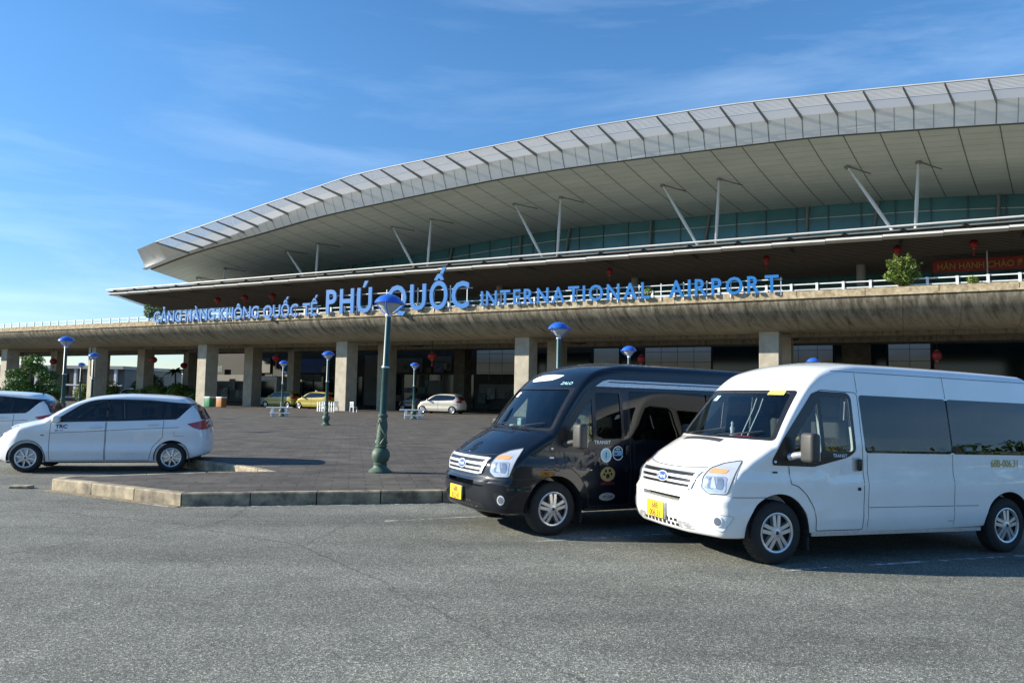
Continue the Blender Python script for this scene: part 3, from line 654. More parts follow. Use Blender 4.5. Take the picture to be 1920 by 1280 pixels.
# ------------------------------------------------------------------ minivans and the cars parked further off
def poly3(P, pts): return pts
def make_mini(root, paint, hero=True, kind='mini', glass='glass_mini'):
    outer = body_solid(MINI, step=.06 if hero else .12); bv = bvh_of(outer)
    n, f, fr, rr = Proj(bv, 'n'), Proj(bv, 'f'), Proj(bv, 'x'), Proj(bv, 'r')
    DL = rounded([(1.30, 1.10), (1.84, 1.495), (2.12, 1.60), (2.6, 1.62), (3.24, 1.61), (4.16, 1.53), (3.86, 1.185), (2.5, 1.125)], [.02, .15, .1, .05, .05, .04, .06, .02])
    WSM = rounded([(-.70, 1.185), (.70, 1.185), (.57, 1.60), (-.57, 1.60)], .04)
    if hero:
        inner = body_solid(MINI, .03, .95, 4.35, .12)
        body = boolean(outer, [inner, prism_y(DL), prism_x(WSM, .6, 2.3)] + arch_cutter(.83, .33, .375, .38) + arch_cutter(3.76, .33, .375, .38))
    else:
        body = boolean(outer, arch_cutter(.83, .33, .375, .38) + arch_cutter(3.76, .33, .375, .38))
    body.materials.clear(); body.materials.append(paint); mkobj_me('body', body, root, 35)
    seamd = [[(1.29, 1.09), (1.27, .62), (1.29, .26), (2.37, .26), (2.38, 1.11)], [(2.40, 1.11), (2.39, .26), (3.28, .26), (3.36, .55), (3.56, .78), (3.57, 1.15)]]
    for P, sd in ((n, -1), (f, 1)):
        if hero:
            for k, pts in enumerate(seamd):
                top = [(2.38, 1.60), (2.1, 1.60), (1.84, 1.495), (1.30, 1.10)] if k == 0 else [(3.60, 1.59), (3.24, 1.61), (2.6, 1.62), (2.40, 1.62)]
                dl = pts + top
                hole = rounded([(1.50, 1.13), (1.86, 1.46), (2.10, 1.565), (2.33, 1.58), (2.33, 1.135)], .03) if k == 0 else rounded([(2.45, 1.14), (2.45, 1.58), (3.24, 1.575), (3.44, 1.56), (3.44, 1.165)], .03)
                d = dobj('door', decal(P, [pts[:-1] + [(pts[-1][0], pts[-1][1])]] if False else [dl, hole], -.010), 'black_trim', root)
                lowp = pts
                dobj('door_panel', decal(P, [lowp], .003), paint, d)
                dobj('door_seam', ribbon(P, lowp, .009, .0045), 'seam', d)
                dobj('window', decal(P, [hole], -.006), glass, d)
                hx = 2.20 if k == 0 else 3.36; hz = .985 if k == 0 else 1.045
                a = P(hx - .1, hz, .03); b = P(hx + .1, hz + .008, .03); m_ = P(hx, hz + .005, .045)
                MB().tube([P(hx - .11, hz, 0), a, m_, b, P(hx + .11, hz + .008, 0)], .016, 8).build('door_handle', paint, d, 40)
            q = rounded([(3.52, 1.175), (3.52, 1.555), (4.12, 1.50), (3.85, 1.195)], .04)
            t_ = dobj('quarter_window_frame', decal(P, [rounded([(3.44, 1.155), (3.44, 1.60), (4.15, 1.525), (3.86, 1.185)], .03), q], -.008), 'black_trim', root)
            dobj('quarter_window', decal(P, [q], -.006), glass, root)
            for pts in ([(1.28, .86), (2.0, .895), (3.0, .955), (3.9, 1.0)], [(1.3, 1.095), (1.9, 1.115), (2.6, 1.13), (3.84, 1.18)]):
                dobj('panel_seam', ribbon(P, pts, .008, .0052), 'seam', root)
            dobj('fuel_flap', ribbon(P, [(3.80, .92), (3.80, .80), (4.0, .80)], .007, .0015), 'seam', root)
            dobj('side_marker', decal(P, [rounded([(1.10, .80), (1.17, .80), (1.17, .825), (1.10, .825)], .01)], .004), 'lamp_dark', root)
        else:
            dobj('side_window', decal(P, [DL], .004, .12), 'glass_black', root)
            dobj('door_seam', ribbon(P, [(2.38, 1.10), (2.37, .3)], .015, .004), 'seam', root)
    dobj('windscreen', decal(fr, [WSM], -.006 if hero else .004), 'glass_front' if hero else 'glass_black', root)
    # lamps
    for P, sd in ((n, -1), (f, 1)):
        TL = rounded([(4.06, 1.075), (4.30, 1.13), (4.40, 1.17), (4.235, 1.40), (4.265, 1.42), (4.37, 1.31), (4.52, 1.15), (4.56, .965), (4.33, .95), (4.18, 1.0)], .01)
        tl = dobj('tail_lamp', decal(P, [TL], .012, .04, .012), 'red_lens', root)
        dobj('lamp_edge', ribbon(P, [(4.18, 1.0), (4.33, .95), (4.55, .965)], .008, .015), 'dark_red', tl)
        HLM = rounded([(.10, .84), (.30, .84), (.62, .99), (.60, 1.01), (.34, .97), (.12, .93)], .02)
        h = dobj('headlight', decal(P, [HLM], .008, .05, .008), 'lamp_lens', root)
        dobj('lamp_bowl', decal(P, [rounded([(.30, .87), (.48, .945), (.42, .95), (.30, .93)], .01)], .012), 'liner', h)
    P = fr
    dobj('grille', decal(P, [rounded([(-.42, .62), (.42, .62), (.48, .80), (-.48, .80)], .04)], .004), 'black_trim', root)
    dobj('grille_bar', decal(P, [[(-.44, .70), (.44, .70), (.45, .725), (-.45, .725)]], .012), 'chrome', root)
    pl = dobj('number_plate', decal(P, [rounded([(-.24, .44), (.24, .44), (.24, .55), (-.24, .55)], .01)], .014), 'plate_yellow' if hero else 'sticker_white', root)
    dobj('rear_window', decal(rr, [rounded([(-.60, 1.17), (.60, 1.17), (.50, 1.50), (-.50, 1.50)], .06)], .004), 'glass_black', root)
    for sd in (-1, 1):
        MB().rbox(1.36, 1.50, sd * 1.0 - .11, sd * 1.0 + .11, 1.09, 1.25, .06, seg=4).build('side_mirror', MT['white_paint'] if hero else paint, root, 50)
        MB().tube([(1.42, sd * .85, 1.10), (1.42, sd * .93, 1.12)], .025, 8).build('mirror_arm', MT['black_trim'], root, 50)
    for x in (.83, 3.76):
        for sg in (-1, 1):
            wheel(root, x, sg * .845, sg, .318, .318, .212, .20, 'mini', hero)
            ml = MB(); ml.lathe([(.368, 0), (.368, .34), (.01, .36)], 32, Matrix.Translation((x, sg * .866, .33)) @ Matrix.Rotation(R(90) if sg > 0 else R(-90), 4, 'X'))
            ml.f = [q for q in ml.f if all(ml.v[i].z > .24 for i in q)]
            ml.build('wheel_arch', MT['liner'], root, 40)
            if hero: MB().rbox(x + .36, x + .378, min(sg * .62, sg * .83), max(sg * .62, sg * .83), .14, .36, .006).build('mudflap', MT['rubber'], root)
    MB().rbox(.4, 4.2, -.66, .66, .19, .30, .02).build('chassis', MT['liner'], root)
    if hero:
        MB().box(1.0, 4.3, -.76, .76, .63, .65).build('cabin_floor', MT['interior'], root)
        MB().rbox(1.05, 1.4, -.72, .72, .65, 1.10, .05).build('dashboard', MT['interior'], root, 40)
        for x in (2.1, 3.0, 3.75):
            for y in (-.38, .38):
                st = MB().rbox(x, x + .13, y - .24, y + .24, .65, 1.22, .05).build('seat', MT['seat_fabric'], root, 40)
                MB().rbox(x + .03, x + .12, y - .13, y + .13, 1.25, 1.42, .035).build('headrest', MT['seat_fabric'], st, 40)
        v, fc = text_on(n, 'TRC', 1.385, .968, .11, .005, .02, 1.1, False); dobj('door_text', (v, fc), 'navy', root)
        v, fc = text_on(n, 'TRC', 1.388, .965, .11, .0043, .035, 1.1, False); dobj('door_text', (v, fc), 'purple', root)
        v, fc = text_on(n, '091 717', 1.385, .895, .055, .005, .012, .9, False); dobj('door_text', (v, fc), 'navy', root)
    # roof aerial
    MB().tube([(3.9, 0, 1.66), (4.05, 0, 1.76)], [.02, .008], 6).build('roof_aerial', MT['black_trim'], root, 40)
    return root
def place(root, x, y, z, ang):
    root.rotation_mode = 'XYZ'; root.location = (x, y, z); root.rotation_euler = (0, 0, ang)

am = R(14.6)
mx, my = -10.53 - .83 * math.cos(am) - .87 * math.sin(am), 16.36 - .83 * math.sin(am) + .87 * math.cos(am)
t = thing('minivan', 'pearl white minivan with dark blue door letters seen side on beside the kerb', 'minivan')
place(t, mx, my, 0, am); make_mini(t, MT['pearl_paint'])
t = thing('parked_car', 'white car at the left edge, partly hidden behind the pearl minivan', 'car')
place(t, -16.55, 19.55, 0, R(12)); make_mini(t, MT['white_paint'], True, glass='glass_dark')
BR = R(-27.7)                              # the terminal's front runs along this heading
bu = Vector((math.cos(BR), math.sin(BR), 0)); bn = Vector((-math.sin(BR), math.cos(BR), 0))
def W3(s, n, z=0): return bu * s + bn * n + Vector((0, 0, z))
far = thing('parked_car', 'silver beige car parked in the shade under the deck behind the black van', 'car')
p = W3(-38.2, 55.2, .2); place(far, p.x, p.y, .2, BR + R(4)); make_mini(far, MT['champagne_paint'], False)
def recolour(o, frm, to):
    for c in o.children:
        if c.type == 'MESH' and c.data.materials and c.data.materials[0] == frm:
            c.data = c.data.copy(); c.data.materials[0] = to
        recolour(c, frm, to)
for lab, s, n_, mt, cat in (('yellow taxi under the deck behind the white bench, left of another yellow taxi', -60.3, 58.5, 'yellow_paint', 'taxi'),
                       ('yellow taxi beside the lit concrete pillar and a green lamp post', -54.4, 57.2, 'yellow_paint', 'taxi'),
                       ('dark car in deep shade behind the lamp post with the white bench', -45.6, 62.5, 'dark_paint', 'car'),
                       ('white car far under the deck behind the minivan roof', -101, 70, 'white_paint', 'car')):
    c = copy_tree(far); p = W3(s, n_, .2); place(c, p.x, p.y, .2, BR + R(3))
    c.name = 'taxi' if cat == 'taxi' else 'parked_car'; c['label'] = lab; c['category'] = cat
    if cat == 'taxi': c['group'] = 'yellow taxis waiting under the deck'
    recolour(c, MT['champagne_paint'], MT[mt])
    if cat == 'taxi': MB().rbox(2.3, 2.42, -.18, .18, 1.735, 1.85, .03).build('roof_sign', MT['sticker_white'], c)

# ------------------------------------------------------------------ the ground
def gz(x, y):
    q = (x - 3.06) * .934 + (y - 8.57) * .358
    q = .3 * math.log(1 + math.exp(min(q, 60) / .3)) if q < 12 else q
    return -.022 * min(q, 13)
def ground_mat():
    m, t, n, b = mat_base('asphalt'); setp(b, rough=.85, spec=.3)
    l = t.links.new; tc = n.new('ShaderNodeTexCoord')
    def noise(sc, det=4, ro=.6, st=(1, 1, 1)):
        mp = n.new('ShaderNodeMapping'); mp.inputs['Scale'].default_value = st; mp.inputs['Rotation'].default_value = (0, 0, .4)
        x = n.new('ShaderNodeTexNoise'); x.inputs['Scale'].default_value = sc; x.inputs['Detail'].default_value = det; x.inputs['Roughness'].default_value = ro
        l(tc.outputs['Object'], mp.inputs[0]); l(mp.outputs[0], x.inputs[0]); return x
    vo = n.new('ShaderNodeTexVoronoi'); vo.inputs['Scale'].default_value = 100; l(tc.outputs['Object'], vo.inputs['Vector'])
    wn = n.new('ShaderNodeSeparateColor'); l(vo.outputs['Color'], wn.inputs[0])
    cr = n.new('ShaderNodeValToRGB'); e = cr.color_ramp.elements
    e[0].position = 0; e[0].color = (.076, .079, .071, 1); e[1].position = 1; e[1].color = (.46, .47, .425, 1)
    k = e.new(.55); k.color = (.160, .164, .147, 1)
    k = e.new(.85); k.color = (.235, .240, .217, 1)
    l(wn.outputs[0], cr.inputs[0])
    big = noise(.35, 5, .6, (1, 2.2, 1)); mid = noise(2.2, 6, .7); fine = noise(28, 3, .7)
    cb = n.new('ShaderNodeValToRGB'); cb.color_ramp.elements[0].position = .3; cb.color_ramp.elements[0].color = (.72, .72, .70, 1); cb.color_ramp.elements[1].position = .7; cb.color_ramp.elements[1].color = (1.22, 1.23, 1.20, 1)
    l(big.outputs[0], cb.inputs[0])
    cm = n.new('ShaderNodeValToRGB'); cm.color_ramp.elements[0].position = .32; cm.color_ramp.elements[0].color = (.86, .86, .86, 1); cm.color_ramp.elements[1].position = .7; cm.color_ramp.elements[1].color = (1.1, 1.09, 1.07, 1)
    l(mid.outputs[0], cm.inputs[0])
    cf = n.new('ShaderNodeValToRGB'); cf.color_ramp.elements[0].position = .3; cf.color_ramp.elements[0].color = (.75, .75, .75, 1); cf.color_ramp.elements[1].position = .7; cf.color_ramp.elements[1].color = (1.25, 1.25, 1.25, 1)
    l(fine.outputs[0], cf.inputs[0])
    cur = cr.outputs[0]
    for o in (cb, cm, cf):
        x = n.new('ShaderNodeMixRGB'); x.blend_type = 'MULTIPLY'; x.inputs[0].default_value = 1; l(cur, x.inputs[1]); l(o.outputs[0], x.inputs[2]); cur = x.outputs[0]
    # oil stains, tyre-worn bands and fine cracks
    st = noise(1.1, 5, .65); cs = n.new('ShaderNodeValToRGB'); cs.color_ramp.elements[0].position = .60; cs.color_ramp.elements[0].color = (1, 1, 1, 1); cs.color_ramp.elements[1].position = .74; cs.color_ramp.elements[1].color = (.66, .65, .64, 1); l(st.outputs[0], cs.inputs[0])
    bd = noise(.16, 3, .5, (.35, 3.2, 1)); cd_ = n.new('ShaderNodeValToRGB'); cd_.color_ramp.elements[0].position = .40; cd_.color_ramp.elements[0].color = (.74, .74, .73, 1); cd_.color_ramp.elements[1].position = .60; cd_.color_ramp.elements[1].color = (1.03, 1.03, 1.01, 1); l(bd.outputs[0], cd_.inputs[0])
    v2 = n.new('ShaderNodeTexVoronoi'); v2.feature = 'DISTANCE_TO_EDGE'; v2.inputs['Scale'].default_value = .22
    wp_ = noise(.9, 6, .7); vm = n.new('ShaderNodeMixRGB'); vm.inputs[0].default_value = .35; l(tc.outputs['Object'], vm.inputs[1]); l(wp_.outputs['Color'], vm.inputs[2]); l(vm.outputs[0], v2.inputs['Vector'])
    ck = n.new('ShaderNodeValToRGB'); ck.color_ramp.elements[0].position = .0; ck.color_ramp.elements[0].color = (.62, .61, .60, 1); ck.color_ramp.elements[1].position = .0035; ck.color_ramp.elements[1].color = (1, 1, 1, 1); l(v2.outputs['Distance'], ck.inputs[0])
    for o in (cs, cd_, ck):
        x = n.new('ShaderNodeMixRGB'); x.blend_type = 'MULTIPLY'; x.inputs[0].default_value = 1; l(cur, x.inputs[1]); l(o.outputs[0], x.inputs[2]); cur = x.outputs[0]
    l(cur, b.inputs['Base Color'])
    bp = n.new('ShaderNodeBump'); bp.inputs['Strength'].default_value = .55; bp.inputs['Distance'].default_value = .006
    l(vo.outputs['Distance'], bp.inputs['Height']); l(bp.outputs[0], b.inputs['Normal'])
    return m
MT['asphalt'] = ground_mat()
xs = [-3500, -900, -300, -120, -60] + [-30 + 1.0 * i for i in range(61)] + [40, 60, 120, 300, 900, 3500]
ys = [-3500, -900, -200, -60, -20] + [-8 + 1.0 * i for i in range(43)] + [45, 80, 150, 400, 1200, 4000]
rows = [[(x, y, gz(x, y)) for x in xs] for y in ys]
g = MB().grid(rows).build('asphalt_ground', MT['asphalt'], None, 60); g['kind'] = 'structure'

def paving_mat():
    m, t, n, b = mat_base('paving'); setp(b, rough=.8, spec=.3); l = t.links.new
    tc = n.new('ShaderNodeTexCoord'); mp = n.new('ShaderNodeMapping'); mp.inputs['Rotation'].default_value = (0, 0, R(-12))
    br = n.new('ShaderNodeTexBrick'); br.inputs['Scale'].default_value = 1.0; br.inputs['Mortar Size'].default_value = .012; br.inputs['Brick Width'].default_value = .6; br.inputs['Row Height'].default_value = .3
    br.inputs['Color1'].default_value = (.068, .062, .054, 1); br.inputs['Color2'].default_value = (.098, .091, .080, 1); br.inputs['Mortar'].default_value = (.046, .042, .038, 1)
    no = n.new('ShaderNodeTexNoise'); no.inputs['Scale'].default_value = 1.1; no.inputs['Detail'].default_value = 10; no.inputs['Roughness'].default_value = .65
    n2_ = n.new('ShaderNodeTexNoise'); n2_.inputs['Scale'].default_value = 9; n2_.inputs['Detail'].default_value = 5
    l(tc.outputs['Object'], mp.inputs[0]); l(mp.outputs[0], br.inputs['Vector']); l(mp.outputs[0], no.inputs[0]); l(mp.outputs[0], n2_.inputs[0])
    cr = n.new('ShaderNodeValToRGB'); cr.color_ramp.elements[0].position = .3; cr.color_ramp.elements[0].color = (.60, .59, .57, 1); cr.color_ramp.elements[1].position = .7; cr.color_ramp.elements[1].color = (1.5, 1.46, 1.4, 1)
    l(no.outputs[0], cr.inputs[0])
    c2 = n.new('ShaderNodeValToRGB'); c2.color_ramp.elements[0].color = (.7, .7, .7, 1); c2.color_ramp.elements[1].color = (1.3, 1.3, 1.3, 1); l(n2_.outputs[0], c2.inputs[0])
    x = n.new('ShaderNodeMixRGB'); x.blend_type = 'MULTIPLY'; x.inputs[0].default_value = 1; l(br.outputs[0], x.inputs[1]); l(cr.outputs[0], x.inputs[2])
    y = n.new('ShaderNodeMixRGB'); y.blend_type = 'MULTIPLY'; y.inputs[0].default_value = 1; l(x.outputs[0], y.inputs[1]); l(c2.outputs[0], y.inputs[2])
    l(y.outputs[0], b.inputs['Base Color'])
    bp = n.new('ShaderNodeBump'); bp.inputs['Strength'].default_value = .4; bp.inputs['Distance'].default_value = .01; l(br.outputs['Fac'], bp.inputs['Height']); bp.invert = True; l(bp.outputs[0], b.inputs['Normal'])
    return m
MT['paving'] = paving_mat()
edge = [(-90, 56), (-14, 25.5), (-9.6, 20.2), (-7.6, 17.8), (-6.9, 17.35), (-6.1, 16.75), (-5.35, 16.0), (-5.05, 15.62), (-6.15, 15.30), (-8.05, 14.22), (-8.34, 13.98), (-8.30, 13.70), (-5.24, 12.08), (-1.15, 13.0), (60, 26.9)]
inner_edge = []
k = len(edge)
for i, p in enumerate(edge):
    a = Vector(edge[max(i - 1, 0)]); b_ = Vector(edge[min(i + 1, k - 1)]); p = Vector(p)
    d1 = (p - a).normalized() if i else (b_ - p).normalized(); d2 = (b_ - p).normalized() if i < k - 1 else d1
    n1_ = Vector((-d1.y, d1.x)); n2_ = Vector((-d2.y, d2.x)); nn = (n1_ + n2_).normalized(); nn = nn / max(.5, nn.dot(n1_))
    inner_edge.append(p + nn * .16)
top = [(p.x, p.y) for p in inner_edge] + [(200, 60), (200, 420), (-400, 420), (-400, 140)]
pv = MB(); tri = tessellate_polygon([[Vector((x, y, 0)) for x, y in top]])
pv.add([(x, y, .2) for x, y in top], [list(q) for q in tri]); pv = pv.build('plaza_paving', MT['paving']); pv['kind'] = 'structure'
if pv.data.polygons[0].normal.z < 0: pv.data.flip_normals()
MT['kerb_stone'] = plain('kerb_stone', (.40, .335, .225), rough=.85, var=.3, scale=3.2, bump=.5, dirt=(.06, .053, .042))
kb = MB(); rk = random.Random(3)
for i in range(k - 1):
    a = Vector(edge[i]); b_ = Vector(edge[i + 1]); ai = inner_edge[i]; bi = inner_edge[i + 1]; ln = (b_ - a).length
    if ln > 30 and i == 0: cuts = [0, 1]
    else:
        nseg = max(1, round(ln / 1.0)); cuts = [j / nseg for j in range(nseg + 1)]
    for c0, c1 in zip(cuts[:-1], cuts[1:]):
        g_ = .010 / ln; dz = rk.uniform(-.005, .005); dy = rk.uniform(-.006, .006)
        p0 = a.lerp(b_, c0 + g_); p1 = a.lerp(b_, c1 - g_); q0 = ai.lerp(bi, c0 + g_); q1 = ai.lerp(bi, c1 - g_)
        nrm = (q0 - p0).normalized() * dy
        bev = (q0 - p0).normalized() * .02
        v = [(p0.x + nrm.x, p0.y + nrm.y, -.5), (p1.x + nrm.x, p1.y + nrm.y, -.5), (p1.x + nrm.x, p1.y + nrm.y, .185 + dz), (p0.x + nrm.x, p0.y + nrm.y, .185 + dz),
             (p0.x + nrm.x + bev.x, p0.y + nrm.y + bev.y, .206 + dz), (p1.x + nrm.x + bev.x, p1.y + nrm.y + bev.y, .206 + dz), (q1.x, q1.y, .206 + dz), (q0.x, q0.y, .206 + dz), (q0.x, q0.y, -.5), (q1.x, q1.y, -.5)]
        kb.add(v, [(0, 1, 2, 3), (3, 2, 5, 4), (4, 5, 6, 7), (7, 6, 9, 8), (0, 3, 4, 7, 8), (1, 9, 6, 5, 2)])
kb = kb.build('kerb', MT['kerb_stone']); kb['kind'] = 'structure'
def worn_paint():
    m, t, n, b = mat_base('worn_paint'); setp(b, rough=.8); l = t.links.new
    tc = n.new('ShaderNodeTexCoord'); no = n.new('ShaderNodeTexNoise'); no.inputs['Scale'].default_value = 5; no.inputs['Detail'].default_value = 8; no.inputs['Roughness'].default_value = .75
    l(tc.outputs['Object'], no.inputs[0])
    c = n.new('ShaderNodeValToRGB'); c.color_ramp.elements[0].position = .46; c.color_ramp.elements[0].color = (0, 0, 0, 1); c.color_ramp.elements[1].position = .58; c.color_ramp.elements[1].color = (.9, .9, .9, 1)
    l(no.outputs[0], c.inputs[0]); b.inputs['Base Color'].default_value = (.55, .56, .54, 1); l(c.outputs[0], b.inputs['Alpha']); return m
MT['worn_paint'] = worn_paint()
def strip(mb, x0, y0, x1, y1, wd, dz=.005):
    a = Vector((x0, y0)); b_ = Vector((x1, y1)); ln = (b_ - a).length; d = (b_ - a) / ln; n_ = Vector((-d.y, d.x)) * wd / 2; k_ = max(1, int(ln / .5))
    rows = [[], []]
    for i in range(k_ + 1):
        p = a.lerp(b_, i / k_)
        for j, s_ in enumerate((1, -1)):
            q = p + n_ * s_; rows[j].append((q.x, q.y, gz(q.x, q.y) + dz))
    mb.grid(rows)
ln_ = MB()
dd = Vector((math.cos(R(22)), math.sin(R(22))))
for (x0, y0, lg) in ((2.72, 8.20, 6.5), (.33, 9.68, 6.5), (-2.05, 10.93, 7.0)):
    strip(ln_, x0, y0, x0 + dd.x * lg, y0 + dd.y * lg, .07)
strip(ln_, -5.1, 11.97, -1.0, 12.90, .06); strip(ln_, -1.0, 12.90, 4.0, 14.0, .06)
strip(ln_, -8.5, 13.66, -5.3, 11.95, .05)
ln_ = ln_.build('parking_lines', MT['worn_paint']); ln_['kind'] = 'structure'
# dried mud drift along the sunny kerb
mud = MB(); rows = [[], []]
for i in range(13):
    t_ = i / 12; a = Vector((-8.35, 13.70)).lerp(Vector((-5.2, 12.05)), t_); wv = .14 + .07 * math.sin(i * 1.7) * (t_ if t_ < .9 else .3)
    rows[0].append((a.x - .02, a.y + .0, .012)); rows[1].append((a.x - .47 * wv, a.y - .88 * wv, .0035))
mud.grid(rows); mud = mud.build('kerb_dirt', plain('dirt', (.20, .155, .09), rough=.95, var=.35, scale=14)); mud['kind'] = 'structure'
# shallow inlet cover left of the kerb tip
MB().rbox(-9.15, -8.80, 13.80, 14.02, .0, .05, .015).build('drain_cover', MT['kerb_stone'])
bpy.data.objects['drain_cover']['label'] = 'small pale drain cover on the road left of the sunlit kerb end'; bpy.data.objects['drain_cover']['category'] = 'drain cover'
# ------------------------------------------------------------------ elevated road in front of the terminal
def concrete_mat(name, col, dark, streak=0, sc=1.0):
    m, t, n, b = mat_base(name); setp(b, rough=.9, spec=.25); l = t.links.new
    tc = n.new('ShaderNodeTexCoord')
    no = n.new('ShaderNodeTexNoise'); no.inputs['Scale'].default_value = 1.3 * sc; no.inputs['Detail'].default_value = 9; no.inputs['Roughness'].default_value = .68
    l(tc.outputs['Object'], no.inputs[0])
    cr = n.new('ShaderNodeValToRGB'); e = cr.color_ramp.elements; e[0].position = .32; e[0].color = (*dark, 1); e[1].position = .62; e[1].color = (*col, 1)
    cur = no.outputs[0]
    if streak:
        sp = n.new('ShaderNodeSeparateXYZ'); l(tc.outputs['Object'], sp.inputs[0])
        ad = n.new('ShaderNodeMath'); ad.operation = 'MULTIPLY_ADD'; ad.inputs[1].default_value = -.35; l(sp.outputs[1], ad.inputs[0]); l(sp.outputs[0], ad.inputs[2])
        cb = n.new('ShaderNodeCombineXYZ'); l(ad.outputs[0], cb.inputs[0])
        m2 = n.new('ShaderNodeMath'); m2.operation = 'MULTIPLY'; m2.inputs[1].default_value = .28; l(sp.outputs[2], m2.inputs[0]); l(m2.outputs[0], cb.inputs[2])
        n2_ = n.new('ShaderNodeTexNoise'); n2_.inputs['Scale'].default_value = 2.6; n2_.inputs['Detail'].default_value = 10; n2_.inputs['Roughness'].default_value = .72; n2_.inputs['Distortion'].default_value = .3
        l(cb.outputs[0], n2_.inputs[0])
        # grime runs down from the top edge
        mr = n.new('ShaderNodeMapRange'); mr.inputs[1].default_value = 6.6; mr.inputs[2].default_value = 8.5; mr.inputs[3].default_value = .14; mr.inputs[4].default_value = -.10; l(sp.outputs[2], mr.inputs[0])
        mx = n.new('ShaderNodeMath'); mx.operation = 'ADD'; l(n2_.outputs[0], mx.inputs[0]); l(mr.outputs[0], mx.inputs[1])
        m3 = n.new('ShaderNodeMath'); m3.operation = 'MULTIPLY_ADD'; m3.inputs[1].default_value = .25; m3.inputs[2].default_value = 0; l(no.outputs[0], m3.inputs[0])
        m4 = n.new('ShaderNodeMath'); m4.operation = 'MULTIPLY_ADD'; m4.inputs[1].default_value = .75; l(mx.outputs[0], m4.inputs[0]); l(m3.outputs[0], m4.inputs[2]); cur = m4.outputs[0]
        e[0].position = .40; e[1].position = .60
    l(cur, cr.inputs[0]); fin_ = cr.outputs[0]
    if streak:      # pour joints every 3 m and thin drip runs starting at the joints
        fr1 = n.new('ShaderNodeMath'); fr1.operation = 'MULTIPLY'; fr1.inputs[1].default_value = 1 / 3.1; l(sp.outputs[0], fr1.inputs[0])
        fr2 = n.new('ShaderNodeMath'); fr2.operation = 'FRACT'; l(fr1.outputs[0], fr2.inputs[0])
        c3 = n.new('ShaderNodeValToRGB'); c3.color_ramp.interpolation = 'EASE'; e3 = c3.color_ramp.elements; e3[0].position = 0; e3[0].color = (.45, .44, .42, 1); e3[1].position = .012; e3[1].color = (.82, .8, .78, 1)
        k3 = e3.new(.05); k3.color = (1, 1, 1, 1); l(fr2.outputs[0], c3.inputs[0])
        x3 = n.new('ShaderNodeMixRGB'); x3.blend_type = 'MULTIPLY'; x3.inputs[0].default_value = 1; l(fin_, x3.inputs[1]); l(c3.outputs[0], x3.inputs[2]); fin_ = x3.outputs[0]
    l(fin_, b.inputs['Base Color'])
    bp = n.new('ShaderNodeBump'); bp.inputs['Strength'].default_value = .25; bp.inputs['Distance'].default_value = .03; l(no.outputs[0], bp.inputs['Height']); l(bp.outputs[0], b.inputs['Normal'])
    return m
MT['deck_concrete'] = concrete_mat('deck_concrete', (.36, .325, .24), (.105, .090, .066), 1)
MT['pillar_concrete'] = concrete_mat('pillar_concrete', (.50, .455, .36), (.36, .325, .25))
MT['shaded_concrete'] = concrete_mat('shaded_concrete', (.15, .13, .10), (.08, .07, .05))  # darker copy of the concrete, deep shade under the deck put into its colour
MT['upstand'] = concrete_mat('upstand', (.50, .42, .28), (.20, .15, .085), 0, 2.2)
MT['white_metal'] = plain('white_metal', (.72, .74, .74), rough=.45, var=.08)
def bthing(name, label, cat, s=0, n=0, z=0, group=None): return thing(name, label, cat, W3(s, n, z), BR, group)
S0, S1 = -170, 34
deck = bthing('elevated_road', 'long stained concrete elevated road on square pillars in front of the terminal', 'elevated road')
prof = [(51.05, 8.50), (51.05, 8.25)]
for i in range(1, 13):
    a = R(80) * i / 12; e_ = (54 - 2.95 * math.cos(a), 8.25 - 1.62 * math.sin(a)); l_ = (51.05 + 2.95 * i / 12, 8.25 - 1.6 * i / 12)
    prof.append((lerp(l_[0], e_[0], .75), lerp(l_[1], e_[1], .75)))
prof += [(54.0, 6.63), (55.6, 6.63), (55.6, 7.5), (60.2, 7.7), (60.2, 6.7), (61.8, 6.7), (61.8, 7.7), (66.7, 7.7), (66.7, 6.7), (68.3, 6.7), (68.3, 7.7), (71.5, 7.7), (71.5, 6.9), (72.5, 6.9), (72.5, 8.5)]
d_ = MB(); cols = [S0 + (S1 - S0) * i / 40 for i in range(41)]
rows = [[(s, n_, z) for (n_, z) in prof + [prof[0]]] for s in cols]
d_.grid(rows); d_.add([(S0, n_, z) for n_, z in prof], [list(range(len(prof)))]); d_.add([(S1, n_, z) for n_, z in prof], [list(range(len(prof)))[::-1]])
d_.build('deck', MT['deck_concrete'], deck, 40)
up = MB()
rg = random.Random(5)
s = S0
while s < S1:
    up.box(s, min(s + 3.96, S1), 51.0, 51.42, 8.503, 8.93 + rg.uniform(-.02, .02)); s += 4
up.build('parapet', MT['upstand'], deck)
le = MB(); s = S0
while s < S1:
    le.box(s, min(s + 5.97, S1), 50.95, 51.0, 8.44, 8.53 + rg.uniform(-.01, .012)); s += 6
le.build('ledge', MT['upstand'], deck)
leftedges = [-139.5, -120.7, -101.9, -84.0, -65.6, -46.9, -28.1, -8.9, 10.2, 29]
for s in leftedges:
    MB().rbox(s, s + 1.32, 54.02, 55.58, .05, 6.66, .035, seg=2).build('pillar', MT['pillar_concrete'], deck)
    MB().box(s, s + 1.32, 60.3, 61.7, .15, 6.72).build('pillar', MT['pillar_concrete'], deck)
    if s < -60: MB().box(s + .1, s + 1.1, 66.9, 68.1, .15, 6.72).build('pillar', MT['pillar_concrete'], deck)
    MB().box(s + .2, s + 1.12, 55.6, 60.2, 6.95, 7.75).box(s + .2, s + 1.12, 61.8, 71.5, 6.95, 7.75).build('cross_beam', MT['shaded_concrete'], deck)
